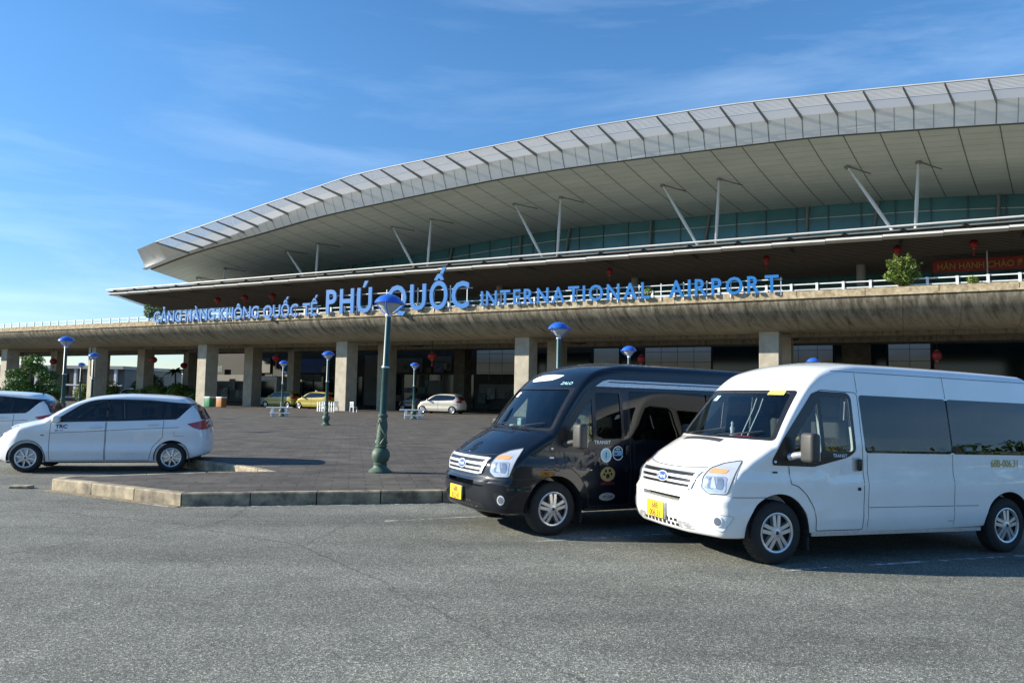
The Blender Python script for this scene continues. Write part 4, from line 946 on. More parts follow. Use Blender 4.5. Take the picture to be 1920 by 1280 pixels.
# railing, its posts single
rl = MB()
for z in (9.13, 9.50): rl.box(S0, S1, 51.96, 52.04, z - .035, z + .035)
rl = rl.build('railing', MT['white_metal'], deck)
for i in range(98):
    s = 14.0 - 1.575 * i
    MB().box(s - .075, s + .075, 51.9, 51.98, 8.50, 9.56).build('railing_post', MT['white_metal'], rl)
r2_ = bthing('guard_rail', 'white guard rail across the elevated road in front of the terminal doors', 'guard rail')
r = MB()
for z in (9.3, 9.75): r.box(-88, 30, 69.0, 69.06, z - .03, z + .03)
r.build('rail', MT['white_metal'], r2_)
for i in range(40): MB().box(-88 + 3 * i - .04, -88 + 3 * i + .04, 68.98, 69.08, 8.5, 9.78).build('rail_post', MT['white_metal'], r2_)

# ------------------------------------------------------------------ terminal
E_ = pchip([(-85.5, 17.05), (-77.6, 18.55), (-66.4, 20.0), (-56, 21.3), (-48, 21.9), (-40, 22.42), (-33, 22.78), (-25.4, 22.9), (-17.6, 22.85), (-7.1, 22.7), (.9, 22.22), (7.6, 21.7), (20, 20.6), (40, 18.2)])
TZ = pchip([(-84.5, 18.9), (-79.7, 19.62), (-67.3, 21.52), (-54.5, 23.42), (-49.4, 24.1), (-38.9, 24.62), (-28.7, 25.0), (-23.6, 25.2), (-13.1, 25.15), (-5.2, 24.78), (0, 24.45), (5.5, 24.05), (20, 22.9), (40, 20.6)])
BZ = pchip([(-85.5, 15.9), (-76, 17.6), (-67, 18.9), (-57, 19.5), (-51, 20.0), (-43.5, 20.6), (-31.6, 21.18), (-12.2, 21.1), (1, 20.86), (9.6, 20.4), (25, 19.4), (42.5, 17.2)])
def Ht(s): return 1.55 * sstep(-79, -52, s) + .02
MT['soffit'] = plain('soffit', (.66, .71, .63), rough=.5, var=.10, scale=.35, stretch=(.4, 1, 1), spec=.4)
MT['fascia'] = plain('fascia', (.84, .84, .81), rough=.45, var=.06, scale=.8, spec=.4)
MT['louvre'] = plain('louvre', (.60, .60, .57), rough=.45, var=.06, scale=2)
def translucent(name, col, tr, tp):  # added translucency lets sun brighten the louvres; the see-through share lights the fascia
    m = bpy.data.materials.new(name); m.use_nodes = True; t = m.node_tree; n = t.nodes; b = n['Principled BSDF']; setp(b, col=col, rough=.5); o = n['Material Output']
    tl = n.new('ShaderNodeBsdfTranslucent'); tl.inputs[0].default_value = (*col, 1); tq = n.new('ShaderNodeBsdfTransparent')
    tc = n.new('ShaderNodeTexCoord'); no = n.new('ShaderNodeTexNoise'); no.inputs['Scale'].default_value = 1.2; no.inputs['Detail'].default_value = 5; cr = n.new('ShaderNodeValToRGB'); cr.color_ramp.elements[0].color = (*[c * .85 for c in col], 1); cr.color_ramp.elements[1].color = (*col, 1)
    t.links.new(tc.outputs['Object'], no.inputs[0]); t.links.new(no.outputs[0], cr.inputs[0]); t.links.new(cr.outputs[0], b.inputs['Base Color'])
    a = n.new('ShaderNodeMixShader'); a.inputs[0].default_value = tr; c = n.new('ShaderNodeMixShader'); c.inputs[0].default_value = tp
    t.links.new(b.outputs[0], a.inputs[1]); t.links.new(tl.outputs[0], a.inputs[2]); t.links.new(a.outputs[0], c.inputs[1]); t.links.new(tq.outputs[0], c.inputs[2]); t.links.new(c.outputs[0], o.inputs[0]); return m
MT['louvre'] = translucent('louvre', (.80, .78, .71), .42, .10)
MT['louvre_blade'] = translucent('louvre_blade', (.80, .78, .72), .45, .0)
MT['canopy_bounce'] = plain('canopy_bounce', (.25, .25, .24), rough=.6)
MT['fin'] = plain('fin', (.20, .20, .185), rough=.6)
MT['joint'] = plain('joint', (.20, .21, .185), rough=.8)
MT['gutter'] = plain('gutter', (.11, .135, .12), rough=.6)
MT['steel_white'] = plain('steel_white', (.60, .61, .58), rough=.4, var=.06)
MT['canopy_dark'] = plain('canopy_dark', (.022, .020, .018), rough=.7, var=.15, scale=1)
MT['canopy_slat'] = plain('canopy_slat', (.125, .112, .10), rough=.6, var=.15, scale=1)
MT['canopy_edge'] = plain('canopy_edge', (.52, .52, .50), rough=.4, var=.10, scale=.9)
MT['mullion'] = plain('mullion', (.05, .09, .095), rough=.4)
MT['teal_glass'] = plain('teal_glass', (.065, .19, .20), rough=.13, var=.25, scale=.12, spec=.6)
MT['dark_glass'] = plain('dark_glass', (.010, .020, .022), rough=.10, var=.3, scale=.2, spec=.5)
MT['pale_wall'] = plain('pale_wall', (.86, .87, .82), rough=.7, var=.05, scale=.5)
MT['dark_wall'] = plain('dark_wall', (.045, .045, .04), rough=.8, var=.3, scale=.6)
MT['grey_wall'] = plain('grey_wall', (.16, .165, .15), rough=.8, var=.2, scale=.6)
MT['blue_sign'] = plain('blue_sign', (.03, .10, .34), rough=.5, var=.3, scale=.5)
MT['red_cloth'] = plain('red_cloth', (.20, .014, .010), rough=.7, var=.2, scale=2)
ter = bthing('airport_terminal', 'airport terminal with a great curved metal roof over a long glass front', 'terminal building')
SB = lambda s: s + 2.5 * sstep(-85.5, -50, s)
ss = [-85.5 + (40 + 85.5) * i / 130 for i in range(131)]
# soffit
rows = []
for s in ss:
    z0 = E_(s) + .10; rows.append([(lerp(s, SB(s), t_), 62.7 + (78.3 - 62.7) * t_, lerp(z0, BZ(SB(s)), t_) - .35 * math.sin(PI * t_)) for t_ in [i / 10 for i in range(11)]])
sof = MB().grid(rows).build('roof_soffit', MT['soffit'], ter, 40)
# roof top shell
rows = [[(s, 61.36, min(E_(s) + Ht(s), TZ(s)) + .02), (s, 66, TZ(s) + .9 * sstep(-85, -70, s)), (s, 80, TZ(s) + 1.6 * sstep(-85, -60, s)), (s, 110, TZ(s) - 1), (s, 112, 12)] for s in ss]
MB().grid(rows).build('roof_shell', MT['fascia'], ter, 40)
# fascia with its joints
rows = [[(s, 62.0, E_(s)), (s, 61.55, E_(s) + Ht(s) * .5), (s, 61.3, E_(s) + Ht(s))] for s in ss]
fas = MB().grid(rows); fas.add([], [])
fas = fas.build('fascia', MT['fascia'], ter, 40)
MB().grid([[(s, 62.0, E_(s)), (s, 62.35, E_(s) + .32), (s, 62.7, E_(s) + .10)] for s in ss]).build('gutter', MT['gutter'], ter, 40)
tipk = [5.5 - 2.582 * (33 - k_) for k_ in range(34)] + [5.5 + 2.582 * (k_ + 1) for k_ in range(12)]
def sbase(st): return st + .68 + 2.0 * (1 - sstep(-80, -60, st))
for st in tipk:
    seam = MB()
    b0 = sbase(st)
    if Ht(b0) > .1:
        for q, wd in ((0, .035), (1.29, .018)):
            s = b0 + q
            seam.add([(s - wd, 61.985, E_(s) + .01), (s + wd, 61.985, E_(s) + .01), (s + wd, 61.53, E_(s) + Ht(s) * .5), (s - wd, 61.53, E_(s) + Ht(s) * .5), (s + wd, 61.28, E_(s) + Ht(s) - .01), (s - wd, 61.28, E_(s) + Ht(s) - .01)], [(0, 1, 2, 3), (3, 2, 4, 5)])
    if seam.v: seam.build('fascia_joint', MT['joint'], fas)
rib = MB()
for st in tipk:
    s = sbase(st) + .3; z0 = E_(s) + .10; rws = [[], []]
    for i in range(11):
        t_ = i / 10; x = lerp(s, SB(s), t_); y = 62.7 + 15.6 * t_; z = lerp(z0, BZ(SB(s)), t_) - .35 * math.sin(PI * t_) - .015
        rws[0].append((x - .04, y, z)); rws[1].append((x + .04, y, z))
    rib.grid(rws)
rib.build('soffit_joint', MT['joint'], sof)
hr = MB()
for t_ in [i / 16 for i in range(1, 16)]:
    rws = [[], []]
    for s in ss[::2]:
        z0 = E_(s) + .10; x = lerp(s, SB(s), t_); y = 62.7 + 15.6 * t_; z = lerp(z0, BZ(SB(s)), t_) - .35 * math.sin(PI * t_) - .008
        rws[0].append((x, y - .012, z)); rws[1].append((x, y + .012, z))
    hr.grid(rws)
hr.build('soffit_joint', MT['joint'], sof)
# end panel of the fascia, left tip
def lou(s, t_):   # point on the louvre plane between fascia top (t=0) and its outer tip (t=1)
    x = lerp(sbase(s), s, t_); return Vector((x, lerp(61.3, 58.8, t_), lerp(E_(sbase(s)) + Ht(sbase(s)), TZ(s), t_)))
a = lou(tipk[0], 0); b_ = lou(tipk[0], 1)
MB().add([(-85.5, 62, E_(-85.5)), (-81.5, 62, E_(-81.5)), tuple(a), tuple(b_), (-84.8, 60.0, 19.27), (-85.5, 62.3, E_(-85.5) + .3), tuple(b_ + Vector((0, .4, .2)))], [(0, 1, 2, 3, 4), (0, 4, 5), (4, 3, 6, 5)]).build('fascia_end', MT['fascia'], ter)
lo = MB()
for k_ in range(len(tipk) - 1):
    s0, s1 = tipk[k_], tipk[k_ + 1]
    # solid valance with a dipping fold between fins
    v = []
    for j in range(5):
        u = j / 4; dip = .55 * (1 - abs(2 * u - 1.0) ** 1.5)
        s_ = lerp(s0, s1, u); p0 = lou(s_, 0); p1 = lou(s_, .44); q = p0 + (p0 - p1).normalized() * dip * .9; q.y -= .05 * dip
        v.append([q, p1])
    lo.grid(v)
lo.build('valance', MT['louvre'], ter, 30)
bl = MB()
for j in range(9):
    t0 = .445 + j * .061
    rws = [[], [], []]
    for s in [tipk[0] + (tipk[-1] - tipk[0]) * i / 160 for i in range(161)]:
        p = lou(s, t0); q = lou(s, t0 + .036); rws[0].append(tuple(p)); rws[1].append(tuple((p + q) / 2 + Vector((0, 0, .06)))); rws[2].append(tuple(q))
    bl.grid(rws)
bl.build('louvre_blade', MT['louvre_blade'], ter)
bpy.data.objects['louvre_blade']['kind'] = 'stuff'
MB().tube([tuple(lou(tipk[0] + (tipk[-1] - tipk[0]) * i / 100, 1.0)) for i in range(101)], .06, 6).build('louvre_rail', MT['canopy_edge'], ter, 40)
for st in tipk:
    a = lou(st, -.03); b_ = lou(st, 1.0); dn = Vector((0, .10, -.30)); wv = Vector((.038, 0, 0))
    v = [a - wv, a + wv, b_ + wv, b_ - wv, a - wv + dn, a + wv + dn, b_ + wv + dn * .45, b_ - wv + dn * .45]
    MB().add(v, [(0, 1, 2, 3), (4, 7, 6, 5), (0, 4, 5, 1), (1, 5, 6, 2), (2, 6, 7, 3), (3, 7, 4, 0)]).build('roof_fin', MT['fin'], ter)
# upper glass wall
gw_ = MB(); sg_ = [-88 + 2.0 * i for i in range(62)]
gw_.grid([[(s, 78, 8.6), (s, 78, 14), (s, 78, (BZ(s) + .05) if s > -85.5 else 14.5)] for s in sg_]); gw_ = gw_.build('glass_wall', MT['teal_glass'], ter)
ml = MB(); s = -88
while s < 34:
    zt_ = BZ(s) if s > -85.5 else 14
    ml.box(s - .05, s + .05, 77.9, 77.99, 8.6, zt_); s += 2.92
ml.build('mullion', MT['mullion'], gw_)
hb = MB()
for dz in (1.25, 3.4):
    rws = [[], []]
    for s in sg_:
        if s < -85: continue
        rws[0].append((s, 77.96, BZ(s) - dz)); rws[1].append((s, 77.96, BZ(s) - dz + .06))
    hb.grid(rws)
hb.build('transom', MT['steel_white'], gw_)
sb = -80
for k_ in range(7):
    c_ = -72.0 + 15.9 * k_
    for s0, s1 in ((c_, c_ + .3), (c_ + 5.4, c_ + 6.6)):
        MB().tube([(s0, 77.75, 14.2), (s1, 77.75, BZ(s1) - .05)], .14, 8).build('glass_brace', MT['fin'], gw_)
# V struts carrying the roof
for c_ in (-79.9, -64.1, -48.0, -32.3, -16.5, -.5, 15.3):
    for s0, s1 in ((c_ + .62, c_ - 3.4 if c_ < 10 else c_ - 3), (c_ + 1.5, c_ + 1.9 if c_ > -60 else c_ + 1.7)):
        tz = (68 - 62.7) / 15.6; zt_ = lerp(E_(s1) + .1, BZ(SB(s1)), tz) - .33
        ztop = zt_; zb_ = 14.7
        MB().tube([(lerp(s0, s1, 0), 68, zb_), (lerp(s0, s1, .5), 68, (zb_ + ztop) / 2), (s1, 68, ztop)], [.10, .16, .10], 10).build('roof_strut', MT['steel_white'], ter, 50)
        MB().tube([(s1, 68, ztop), (s1 + 1.7, 70.0, lerp(E_(s1) + .1, BZ(SB(s1)), .50) - .33)], .06, 6).tube([(s1 - .1, 67.9, ztop + .05), (s1 + .1, 68.1, ztop - .12)], .2, 8).build('strut_head', MT['joint'], ter)
# canopy over the road
can = bthing('entrance_canopy', 'long dark slatted canopy with a bright white double edge below the curved roof', 'canopy')
def cl(n_): return -93.4 - (n_ - 62) * .62
MB().tube([(-93.4, 62, 14.86), (-45, 62, 15.0), (34, 62, 15.0)], .085, 10).build('edge_pipe', MT['canopy_edge'], can, 40)
ed = MB(); s = -93.2; j = 0
while s < 34:
    e1 = min(s + 3.98, 34)
    ed.add([(s, 62.25, 14.50), (e1, 62.25, 14.46), (e1, 62.05, 14.27), (s, 62.05, 14.31), (e1, 62.50, 14.12), (s, 62.50, 14.16)], [(0, 1, 2, 3), (3, 2, 4, 5)]); s += 4.0
ed.build('edge_gutter', MT['canopy_edge'], can)
s = -92; 
while s < 34:
    MB().add([(s - .07, 62.0, 14.86), (s + .07, 62.0, 14.86), (s + .9, 62.5, 14.55), (s + .75, 62.5, 14.55), (s - .07, 62.0, 14.70), (s + .07, 62.0, 14.70), (s + .9, 62.5, 14.42), (s + .75, 62.5, 14.42)], [(0, 1, 2, 3), (4, 7, 6, 5), (0, 4, 5, 1), (1, 5, 6, 2), (2, 6, 7, 3), (3, 7, 4, 0)]).build('edge_bracket', MT['canopy_dark'], can); s += 4.0
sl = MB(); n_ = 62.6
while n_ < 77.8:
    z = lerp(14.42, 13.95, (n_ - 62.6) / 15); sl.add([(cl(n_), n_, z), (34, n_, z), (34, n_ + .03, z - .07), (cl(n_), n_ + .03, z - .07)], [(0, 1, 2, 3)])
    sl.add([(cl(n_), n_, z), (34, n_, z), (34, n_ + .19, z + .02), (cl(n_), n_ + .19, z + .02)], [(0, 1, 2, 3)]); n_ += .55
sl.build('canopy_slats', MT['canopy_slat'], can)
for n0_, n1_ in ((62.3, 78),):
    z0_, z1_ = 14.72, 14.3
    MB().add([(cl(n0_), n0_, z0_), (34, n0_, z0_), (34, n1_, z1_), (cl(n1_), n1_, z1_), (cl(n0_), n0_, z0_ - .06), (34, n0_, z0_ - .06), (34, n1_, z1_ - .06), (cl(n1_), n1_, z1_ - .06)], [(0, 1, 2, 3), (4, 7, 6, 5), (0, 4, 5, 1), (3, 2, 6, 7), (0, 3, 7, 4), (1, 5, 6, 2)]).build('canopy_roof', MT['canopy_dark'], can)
MB().add([(cl(62.6), 62.6, 14.73), (34, 62.6, 14.73), (34, 77.9, 14.32), (cl(77.9), 77.9, 14.32)], [(0, 1, 2, 3)]).build('canopy_bounce', MT['canopy_bounce'], can)  # unseen light sheet added to bounce sun up onto the soffit
MB().box(-92.6, 34, 62.52, 62.60, 14.44, 14.86).build('canopy_board', MT['grey_wall'], can)
s = -88
while s < 34:
    MB().box(s - .12, s + .12, 62.4, 77.8, 14.28, 14.66, Matrix.Identity(4)).build('canopy_beam', MT['canopy_dark'], can); s += 8
MT['grey_column'] = plain('grey_column', (.30, .31, .29), rough=.6)
for s in (-72, -56.3, -40, -24.2, -3.2, 12): MB().lathe([(.38, 8.5), (.38, 14.2)], 18, Matrix.Translation((s, 73, 0))).build('canopy_column', MT['grey_column'], can, 40)
# lower storey under the road
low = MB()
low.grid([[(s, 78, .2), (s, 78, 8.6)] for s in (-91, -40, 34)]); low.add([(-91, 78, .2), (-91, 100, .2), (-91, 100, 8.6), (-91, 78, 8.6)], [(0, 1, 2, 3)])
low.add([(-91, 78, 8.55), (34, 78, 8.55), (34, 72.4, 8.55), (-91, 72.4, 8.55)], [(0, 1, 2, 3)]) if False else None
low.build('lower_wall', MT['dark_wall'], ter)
def panel(nm, s0, s1, z0, z1, mt, n_=77.8, th=.12): MB().box(s0, s1, n_, n_ + th, z0, z1).build(nm, MT[mt], ter)
for s0, s1, z0, z1, mt in ((-90.6, -84.6, .3, 4.2, 'grey_wall'), (-84, -79.5, 4.5, 6.6, 'grey_wall'), (-77.4, -69.3, 4.5, 6.4, 'blue_sign'), (-76.5, -70, 3.3, 4.3, 'grey_wall'), (-62.6, -58.6, .3, 6.8, 'grey_wall'), (-57.8, -53.5, 4.6, 6.4, 'grey_wall'), (-51.8, -49.2, 4.8, 6.6, 'grey_wall'), (-45.6, -39.8, 4.4, 8.2, 'pale_wall'), (-36, -34, 4.4, 8.2, 'pale_wall'), (-30.5, -27.6, 4.5, 8.2, 'pale_wall'), (-24.6, -17.6, 3.5, 8.2, 'pale_wall'), (-12.6, -6.0, 3.5, 8.2, 'pale_wall'), (-1.2, 2.2, 3.5, 8.2, 'pale_wall'), (-45.2, -40, 1.5, 3.2, 'grey_wall'), (-53, -50.4, .5, 3.6, 'grey_wall')):
    panel('wall_panel', s0, s1, z0, z1, mt)
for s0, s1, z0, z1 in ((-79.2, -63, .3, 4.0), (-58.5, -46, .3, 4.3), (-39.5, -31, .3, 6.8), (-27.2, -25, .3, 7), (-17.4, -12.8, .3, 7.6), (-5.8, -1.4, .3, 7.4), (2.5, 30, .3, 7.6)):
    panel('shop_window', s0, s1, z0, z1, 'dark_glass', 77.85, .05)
rq = random.Random(12)
for nm_, c_ in (('poster_a', (.20, .21, .20)), ('poster_b', (.05, .09, .08)), ('poster_c', (.10, .13, .22)), ('poster_d', (.30, .29, .26)), ('poster_e', (.09, .06, .05))): MT[nm_] = plain(nm_, c_, rough=.6, var=.6, scale=2.2)
for (a0, a1) in ((-79, -63.4), (-58.3, -46.4), (-39.3, -31.2), (-17.2, -13), (3, 16)):
    x_ = a0
    while x_ < a1:
        MB().box(x_ - .05, x_ + .05, 77.72, 77.84, .2, 4.3).build('door_frame', MT['grey_column'] if False else MT['grey_wall'], ter); x_ += 1.9
for _ in range(34):
    s0 = rq.uniform(-90, -18); w2 = rq.uniform(.5, 1.7); z0 = rq.choice([.9, 1.4, 2.0, 4.6, 5.0]); h2 = rq.uniform(.5, 1.6); nn_ = 77.45 + rq.uniform(-.1, .1)
    MB().box(s0, s0 + w2, nn_, nn_ + .05, z0, z0 + h2).build('wall_poster', MT['poster_' + rq.choice('abcde')], ter)
for s0, w_, n_ in ((-43.6, 1.35, 69.5), (-4.6, 2.2, 69.0), (-86.5, .9, 71), (-61.5, 1.0, 72)):
    MB().box(s0, s0 + w_, n_, n_ + 1.5, .2, 8.4).build('lower_column', MT['shaded_concrete'], ter)
jt = MB()
for s0, s1 in ((-24.6, -17.6), (-12.6, -6.0), (-1.2, 2.2), (-45.6, -39.8)):
    x_ = s0 + 1.75
    while x_ < s1: jt.box(x_ - .02, x_ + .02, 77.78, 77.799, 3.6, 8.2); x_ += 1.75
    for z_ in (4.6, 5.7, 6.8): jt.box(s0, s1, 77.785, 77.7995, z_ - .02, z_ + .02)
jt.build('wall_joint', MT['grey_wall'], ter)
# white block added for a bright patch, a sunlit building seen through behind
kk = bthing('bright_patch_block', 'white stand-in for a sunlit building behind, between yellow taxis and grey shop wall', 'stand-in building', -72.5, 70, .2)
MB().box(-2, 2.2, 0, 2.0, 0, .9).box(-2, -1.7, 0, 2, .9, 3).box(1.9, 2.2, 0, 2, .9, 3).build('block_body', MT['white_metal'], kk); MB().box(-2.2, 2.4, -.2, 2.2, 3.0, 3.6).build('block_roof', MT['white_metal'], kk); MB().box(-1.7, 1.9, .4, .5, .9, 3).build('block_window', MT['dark_glass'], kk)
# red banner
bn_ = bthing('red_banner', 'long red banner with yellow capitals hung below the canopy at the far right', 'banner', 0, 70.0, 0)
rows = []
for i in range(40):
    s = 2.3 + i * .45; rows.append([(s, .03 * math.sin(s * 2.1), 12.55), (s, .03 * math.sin(s * 2.1) + .02, 13.05), (s, .03 * math.sin(s * 2.1), 13.56)])
MB().grid(rows).build('banner_cloth', MT['red_cloth'], bn_, 60)
MT['banner_yellow'] = plain('banner_yellow', (.30, .19, .03), rough=.7)
v, fc = text2d('HÂN HẠNH CHÀO ĐÓN QUÝ KHÁCH', .72, .012, .86)
mkobj('banner_text', [(2.6 + a, -.05, 12.78 + b) for a, b, c in v], fc, MT['banner_yellow'], bn_)
for s in (6.1, 14): MB().tube([(s, -.06, 9.2), (s, -.06, 14.1)], .05, 6).build('banner_pole', MT['steel_white'], bn_)
# ------------------------------------------------------------------ the sign
MT['sign_blue'] = plain('sign_blue', (.012, .150, .44), rough=.4, var=.05)
MT['sign_side'] = plain('sign_side', (.10, .25, .50), rough=.5)
def sign(label, text, s0, s1, z0, cap, n_=50.80, gap=.16, space=.55, bold=.022, extr=.07, group=None):
    root = bthing('airport_sign', label, 'sign', (s0 + s1) / 2, n_, z0)
    items = []; x = 0
    for ch in text:
        if ch == ' ': x += space; continue
        v, f = text2d(ch, 1 / .682, bold * .682, 1.0, 0); a0 = min(p[0] for p in v); a1 = max(p[0] for p in v)
        items.append((ch, v, f, x - a0)); x += (a1 - a0) + gap
    tot = x - gap; sx = (s1 - s0) / tot; root['note'] = ''
    del root['note']
    for ch, v, f, dx in items:
        fr_ = [((a + dx) * sx + s0 - (s0 + s1) / 2, -extr, b * cap) for a, b, c in v]; bk = [(a, extr, b) for a, _, b in fr_]
        bm = bmesh.new(); vs = [bm.verts.new(p) for p in fr_]
        for q in f:
            try: bm.faces.new([vs[i] for i in q])
            except ValueError: pass
        bmesh.ops.remove_doubles(bm, verts=bm.verts, dist=1e-4)
        r_ = bmesh.ops.extrude_face_region(bm, geom=bm.faces[:]); mv = [g_ for g_ in r_['geom'] if isinstance(g_, bmesh.types.BMVert)]
        bmesh.ops.translate(bm, vec=(0, 2 * extr, 0), verts=mv); bmesh.ops.recalc_face_normals(bm, faces=bm.faces)
        me = bpy.data.meshes.new('letter'); bm.to_mesh(me); bm.free(); me.materials.append(MT['sign_blue']); me.materials.append(MT['sign_side'])
        for p in me.polygons:
            if abs(p.normal.y) < .5: p.material_index = 1
        mkobj_me('letter', me, root)
    b = MB(); L2 = (s1 - s0) / 2 + .2
    for z in (.12, .75 * cap): b.box(-L2, L2, extr + .08, extr + .13, z, z + .06)
    b.build('sign_rail', MT['white_metal'], root)
    s = -L2 + .3
    while s < L2: MB().box(s - .03, s + .03, extr + .08, extr + .14, -.2, cap * .9).build('sign_bracket', MT['white_metal'], root); s += 1.6
sign('small blue capitals CẢNG HÀNG KHÔNG QUỐC TẾ', 'CẢNG HÀNG KHÔNG QUỐC TẾ', -68.5, -46.4, 8.72, 1.13, gap=.10, space=.45)
sign('large blue capitals PHÚ QUỐC, tallest of the parapet lettering', 'PHÚ QUỐC', -45.4, -30.6, 8.84, 2.05, bold=.030, gap=.22, space=.75)
sign('blue capitals INTERNATIONAL AIRPORT at the right of the parapet lettering', 'INTERNATIONAL AIRPORT', -29.5, -7.1, 8.90, 1.12, gap=.30, space=1.1)
# ------------------------------------------------------------------ street lamps
MT['lamp_green'] = plain('lamp_green', (.012, .068, .070), rough=.42, var=.22, scale=7, dirt=(.018, .05, .045))
MT['lamp_green_worn'] = plain('lamp_green_worn', (.022, .095, .075), rough=.6, var=.35, scale=16, bump=.3, dirt=(.09, .085, .055))
MT['lamp_scroll'] = plain('lamp_scroll', (.26, .22, .13), rough=.6, var=.4, scale=20, dirt=(.05, .13, .10))
MT['lamp_blue'] = plain('lamp_blue', (.02, .11, .55), rough=.3, coat=.6, var=.06)
MT['lamp_white'] = plain('lamp_white', (.62, .67, .72), rough=.4)
MT['lamp_glass'] = plain('lamp_glass', (.50, .53, .52), rough=.28, var=.1)
def make_lamp(label, detail=True):
    root = thing('street_lamp', label, 'street lamp')
    b = MB(); b.lathe([(0, 0), (.235, 0), (.24, .03), (.19, .075), (.15, .10), (.135, .16), (.15, .185), (.12, .20)], 24)
    b.build('base', MT['lamp_green_worn'], root, 45)
    MB().lathe([(.11, .19), (.165, .25), (.192, .34), (.185, .42), (.14, .49), (.10, .515), (.125, .535), (.125, .56), (.095, .58)], 28).build('base_bulb', MT['lamp_green_worn'], root, 45)
    MB().lathe([(.10, .57), (.115, .62), (.108, .80), (.088, 1.02), (.085, 1.14), (.105, 1.16), (.105, 1.20), (.08, 1.22)], 24).build('shaft', MT['lamp_green_worn'], root, 45)
    sc = MB()
    for k in range(4):
        pts = []
        for i in range(15):
            a = 2 * PI * k / 4 + (i / 14) * 2.4 * (1 if k % 2 else -1); z = .60 + .5 * i / 14; r_ = .115 - .026 * i / 14 + .006
            pts.append((r_ * math.cos(a), r_ * math.sin(a), z))
        sc.tube(pts, [.016 - .006 * i / 14 for i in range(15)], 6)
    sc.build('scroll_work', MT['lamp_scroll'], root, 50)
    MB().lathe([(.074, 1.2), (.068, 2.16), (.078, 2.18), (.078, 2.24), (.064, 2.26), (.060, 3.30), (.05, 3.31)], 16).build('pole', MT['lamp_green'], root, 45)
    MB().lathe([(.081, 2.195), (.084, 2.20), (.084, 2.225), (.081, 2.23)], 16).build('pole_ring', MT['lamp_white'], root, 45)
    MB().lathe([(.055, 3.28), (.075, 3.30), (.06, 3.34), (.085, 3.375), (.10, 3.38)], 16).build('neck', MT['lamp_white'], root, 45)
    MB().lathe([(.07, 3.37), (.16, 3.46), (.262, 3.565), (.262, 3.58)], 28).build('diffuser', MT['lamp_glass'], root, 45)
    MB().lathe([(.262, 3.578), (.305, 3.56), (.312, 3.575), (.285, 3.635), (.22, 3.70), (.12, 3.755), (.0, 3.775)], 32).build('dome', MT['lamp_blue'], root, 45)
    r_ = MB()
    for k in range(3):
        a = 2 * PI * k / 3 + .5; c, s_ = math.cos(a), math.sin(a)
        r_.tube([(.06 * c, .06 * s_, 3.33), (.20 * c, .20 * s_, 3.42), (.335 * c, .335 * s_, 3.56), (.33 * c, .33 * s_, 3.62)], .013, 6)
    r_.build('lamp_arm', MT['lamp_blue'], root, 50)
    return root
lamp = make_lamp('tall green street lamp with ornate base standing alone before the big blue sign')
lamp.location = (-2.73, 15.87, .2); lamp.rotation_euler = (0, R(1.4), 0)
lamp['group'] = 'green street lamps with blue dome heads'
def pxy(px, Y): return ((px - 960) / 1400 * Y * 1.0, Y)
for lab, x, y in (
    ('green street lamp with blue dome head rising behind the black van roof', 1.33, 21.2),
    ('blue dome head of a lamp showing above the black van beside the white wall', 4.78, 30.4),
    ('tip of a blue lamp dome just above the white van roof', 14.72, 36.4),
    ('green street lamp nearest the left of the lit pillar by the yellow taxi', -9.35, 38.03),
    ('slim street lamp with a white bench round its foot, in front of the yellow taxis', -15.53, 50.88),
    ('slim street lamp with a white bench round its foot, left of the beige car', -6.52, 50.27),
    ('street lamp with blue head standing beside the rounded tree at the left', -18.35, 30.7),
    ('blue headed street lamp in front of the tall pillar with the conduit', -24.9, 44.5),
    ('farthest small blue lamp head left of the pillar with the conduit', -35.7, 62.0)):
    c = copy_tree(lamp); c.location = (x, y, .2); c.rotation_euler = (0, 0, x); c['label'] = lab
# ------------------------------------------------------------------ lanterns
MT['lantern_red'] = plain('lantern_red', (.24, .010, .012), rough=.5, var=.15, scale=10)
MT['lantern_gold'] = plain('lantern_gold', (.38, .24, .06), rough=.5)
MT['cord'] = plain('cord', (.05, .04, .035), rough=.9)
lan = thing('red_lantern', '', 'lantern', group='red lanterns hung below the canopy and the road')
def lan_body(sq): 
    m = MB(); pr = []
    for i in range(13):
        a = PI * i / 12; pr.append((max(.10, .42 * math.sin(a)), -.42 * sq * math.cos(a)))
    m.lathe(pr, 24)
    return m
lan_body(.86).build('lantern_body', MT['lantern_red'], lan, 60)
MB().lathe([(.0, .37), (.13, .37), (.13, .30)], 12).lathe([(.13, -.32), (.13, -.39), (0, -.39)], 12).build('lantern_cap', MT['lantern_gold'], lan, 40)
MB().tube([(0, 0, .37), (0, 0, 1.6)], .018, 5).build('hanging_cord', MT['cord'], lan)
MB().lathe([(.03, -.38), (.05, -.45), (.085, -.9), (0, -.9)], 8).build('tassel', MT['lantern_red'], lan)
first = True
spots = [(s, 66, z, 'canopy', lab) for s, z, lab in ((-76.97, 13.33, 'red lantern under the canopy above the letters HÀNG, leftmost of three'), (-72.17, 13.39, 'red lantern under the canopy above the letters KHÔNG, middle of three'), (-67.51, 13.37, 'red lantern under the canopy above the letters QUỐC, rightmost of three'), (-24.39, 13.7, 'red lantern hanging under the canopy above INTERNATIONAL'), (-10.21, 13.85, 'red lantern hanging under the canopy above the end of AIRPORT'), (-.27, 13.95, 'red lantern hanging under the canopy right above the parapet bush'), (4.93, 14.0, 'red lantern hanging under the canopy in front of the red banner'))]
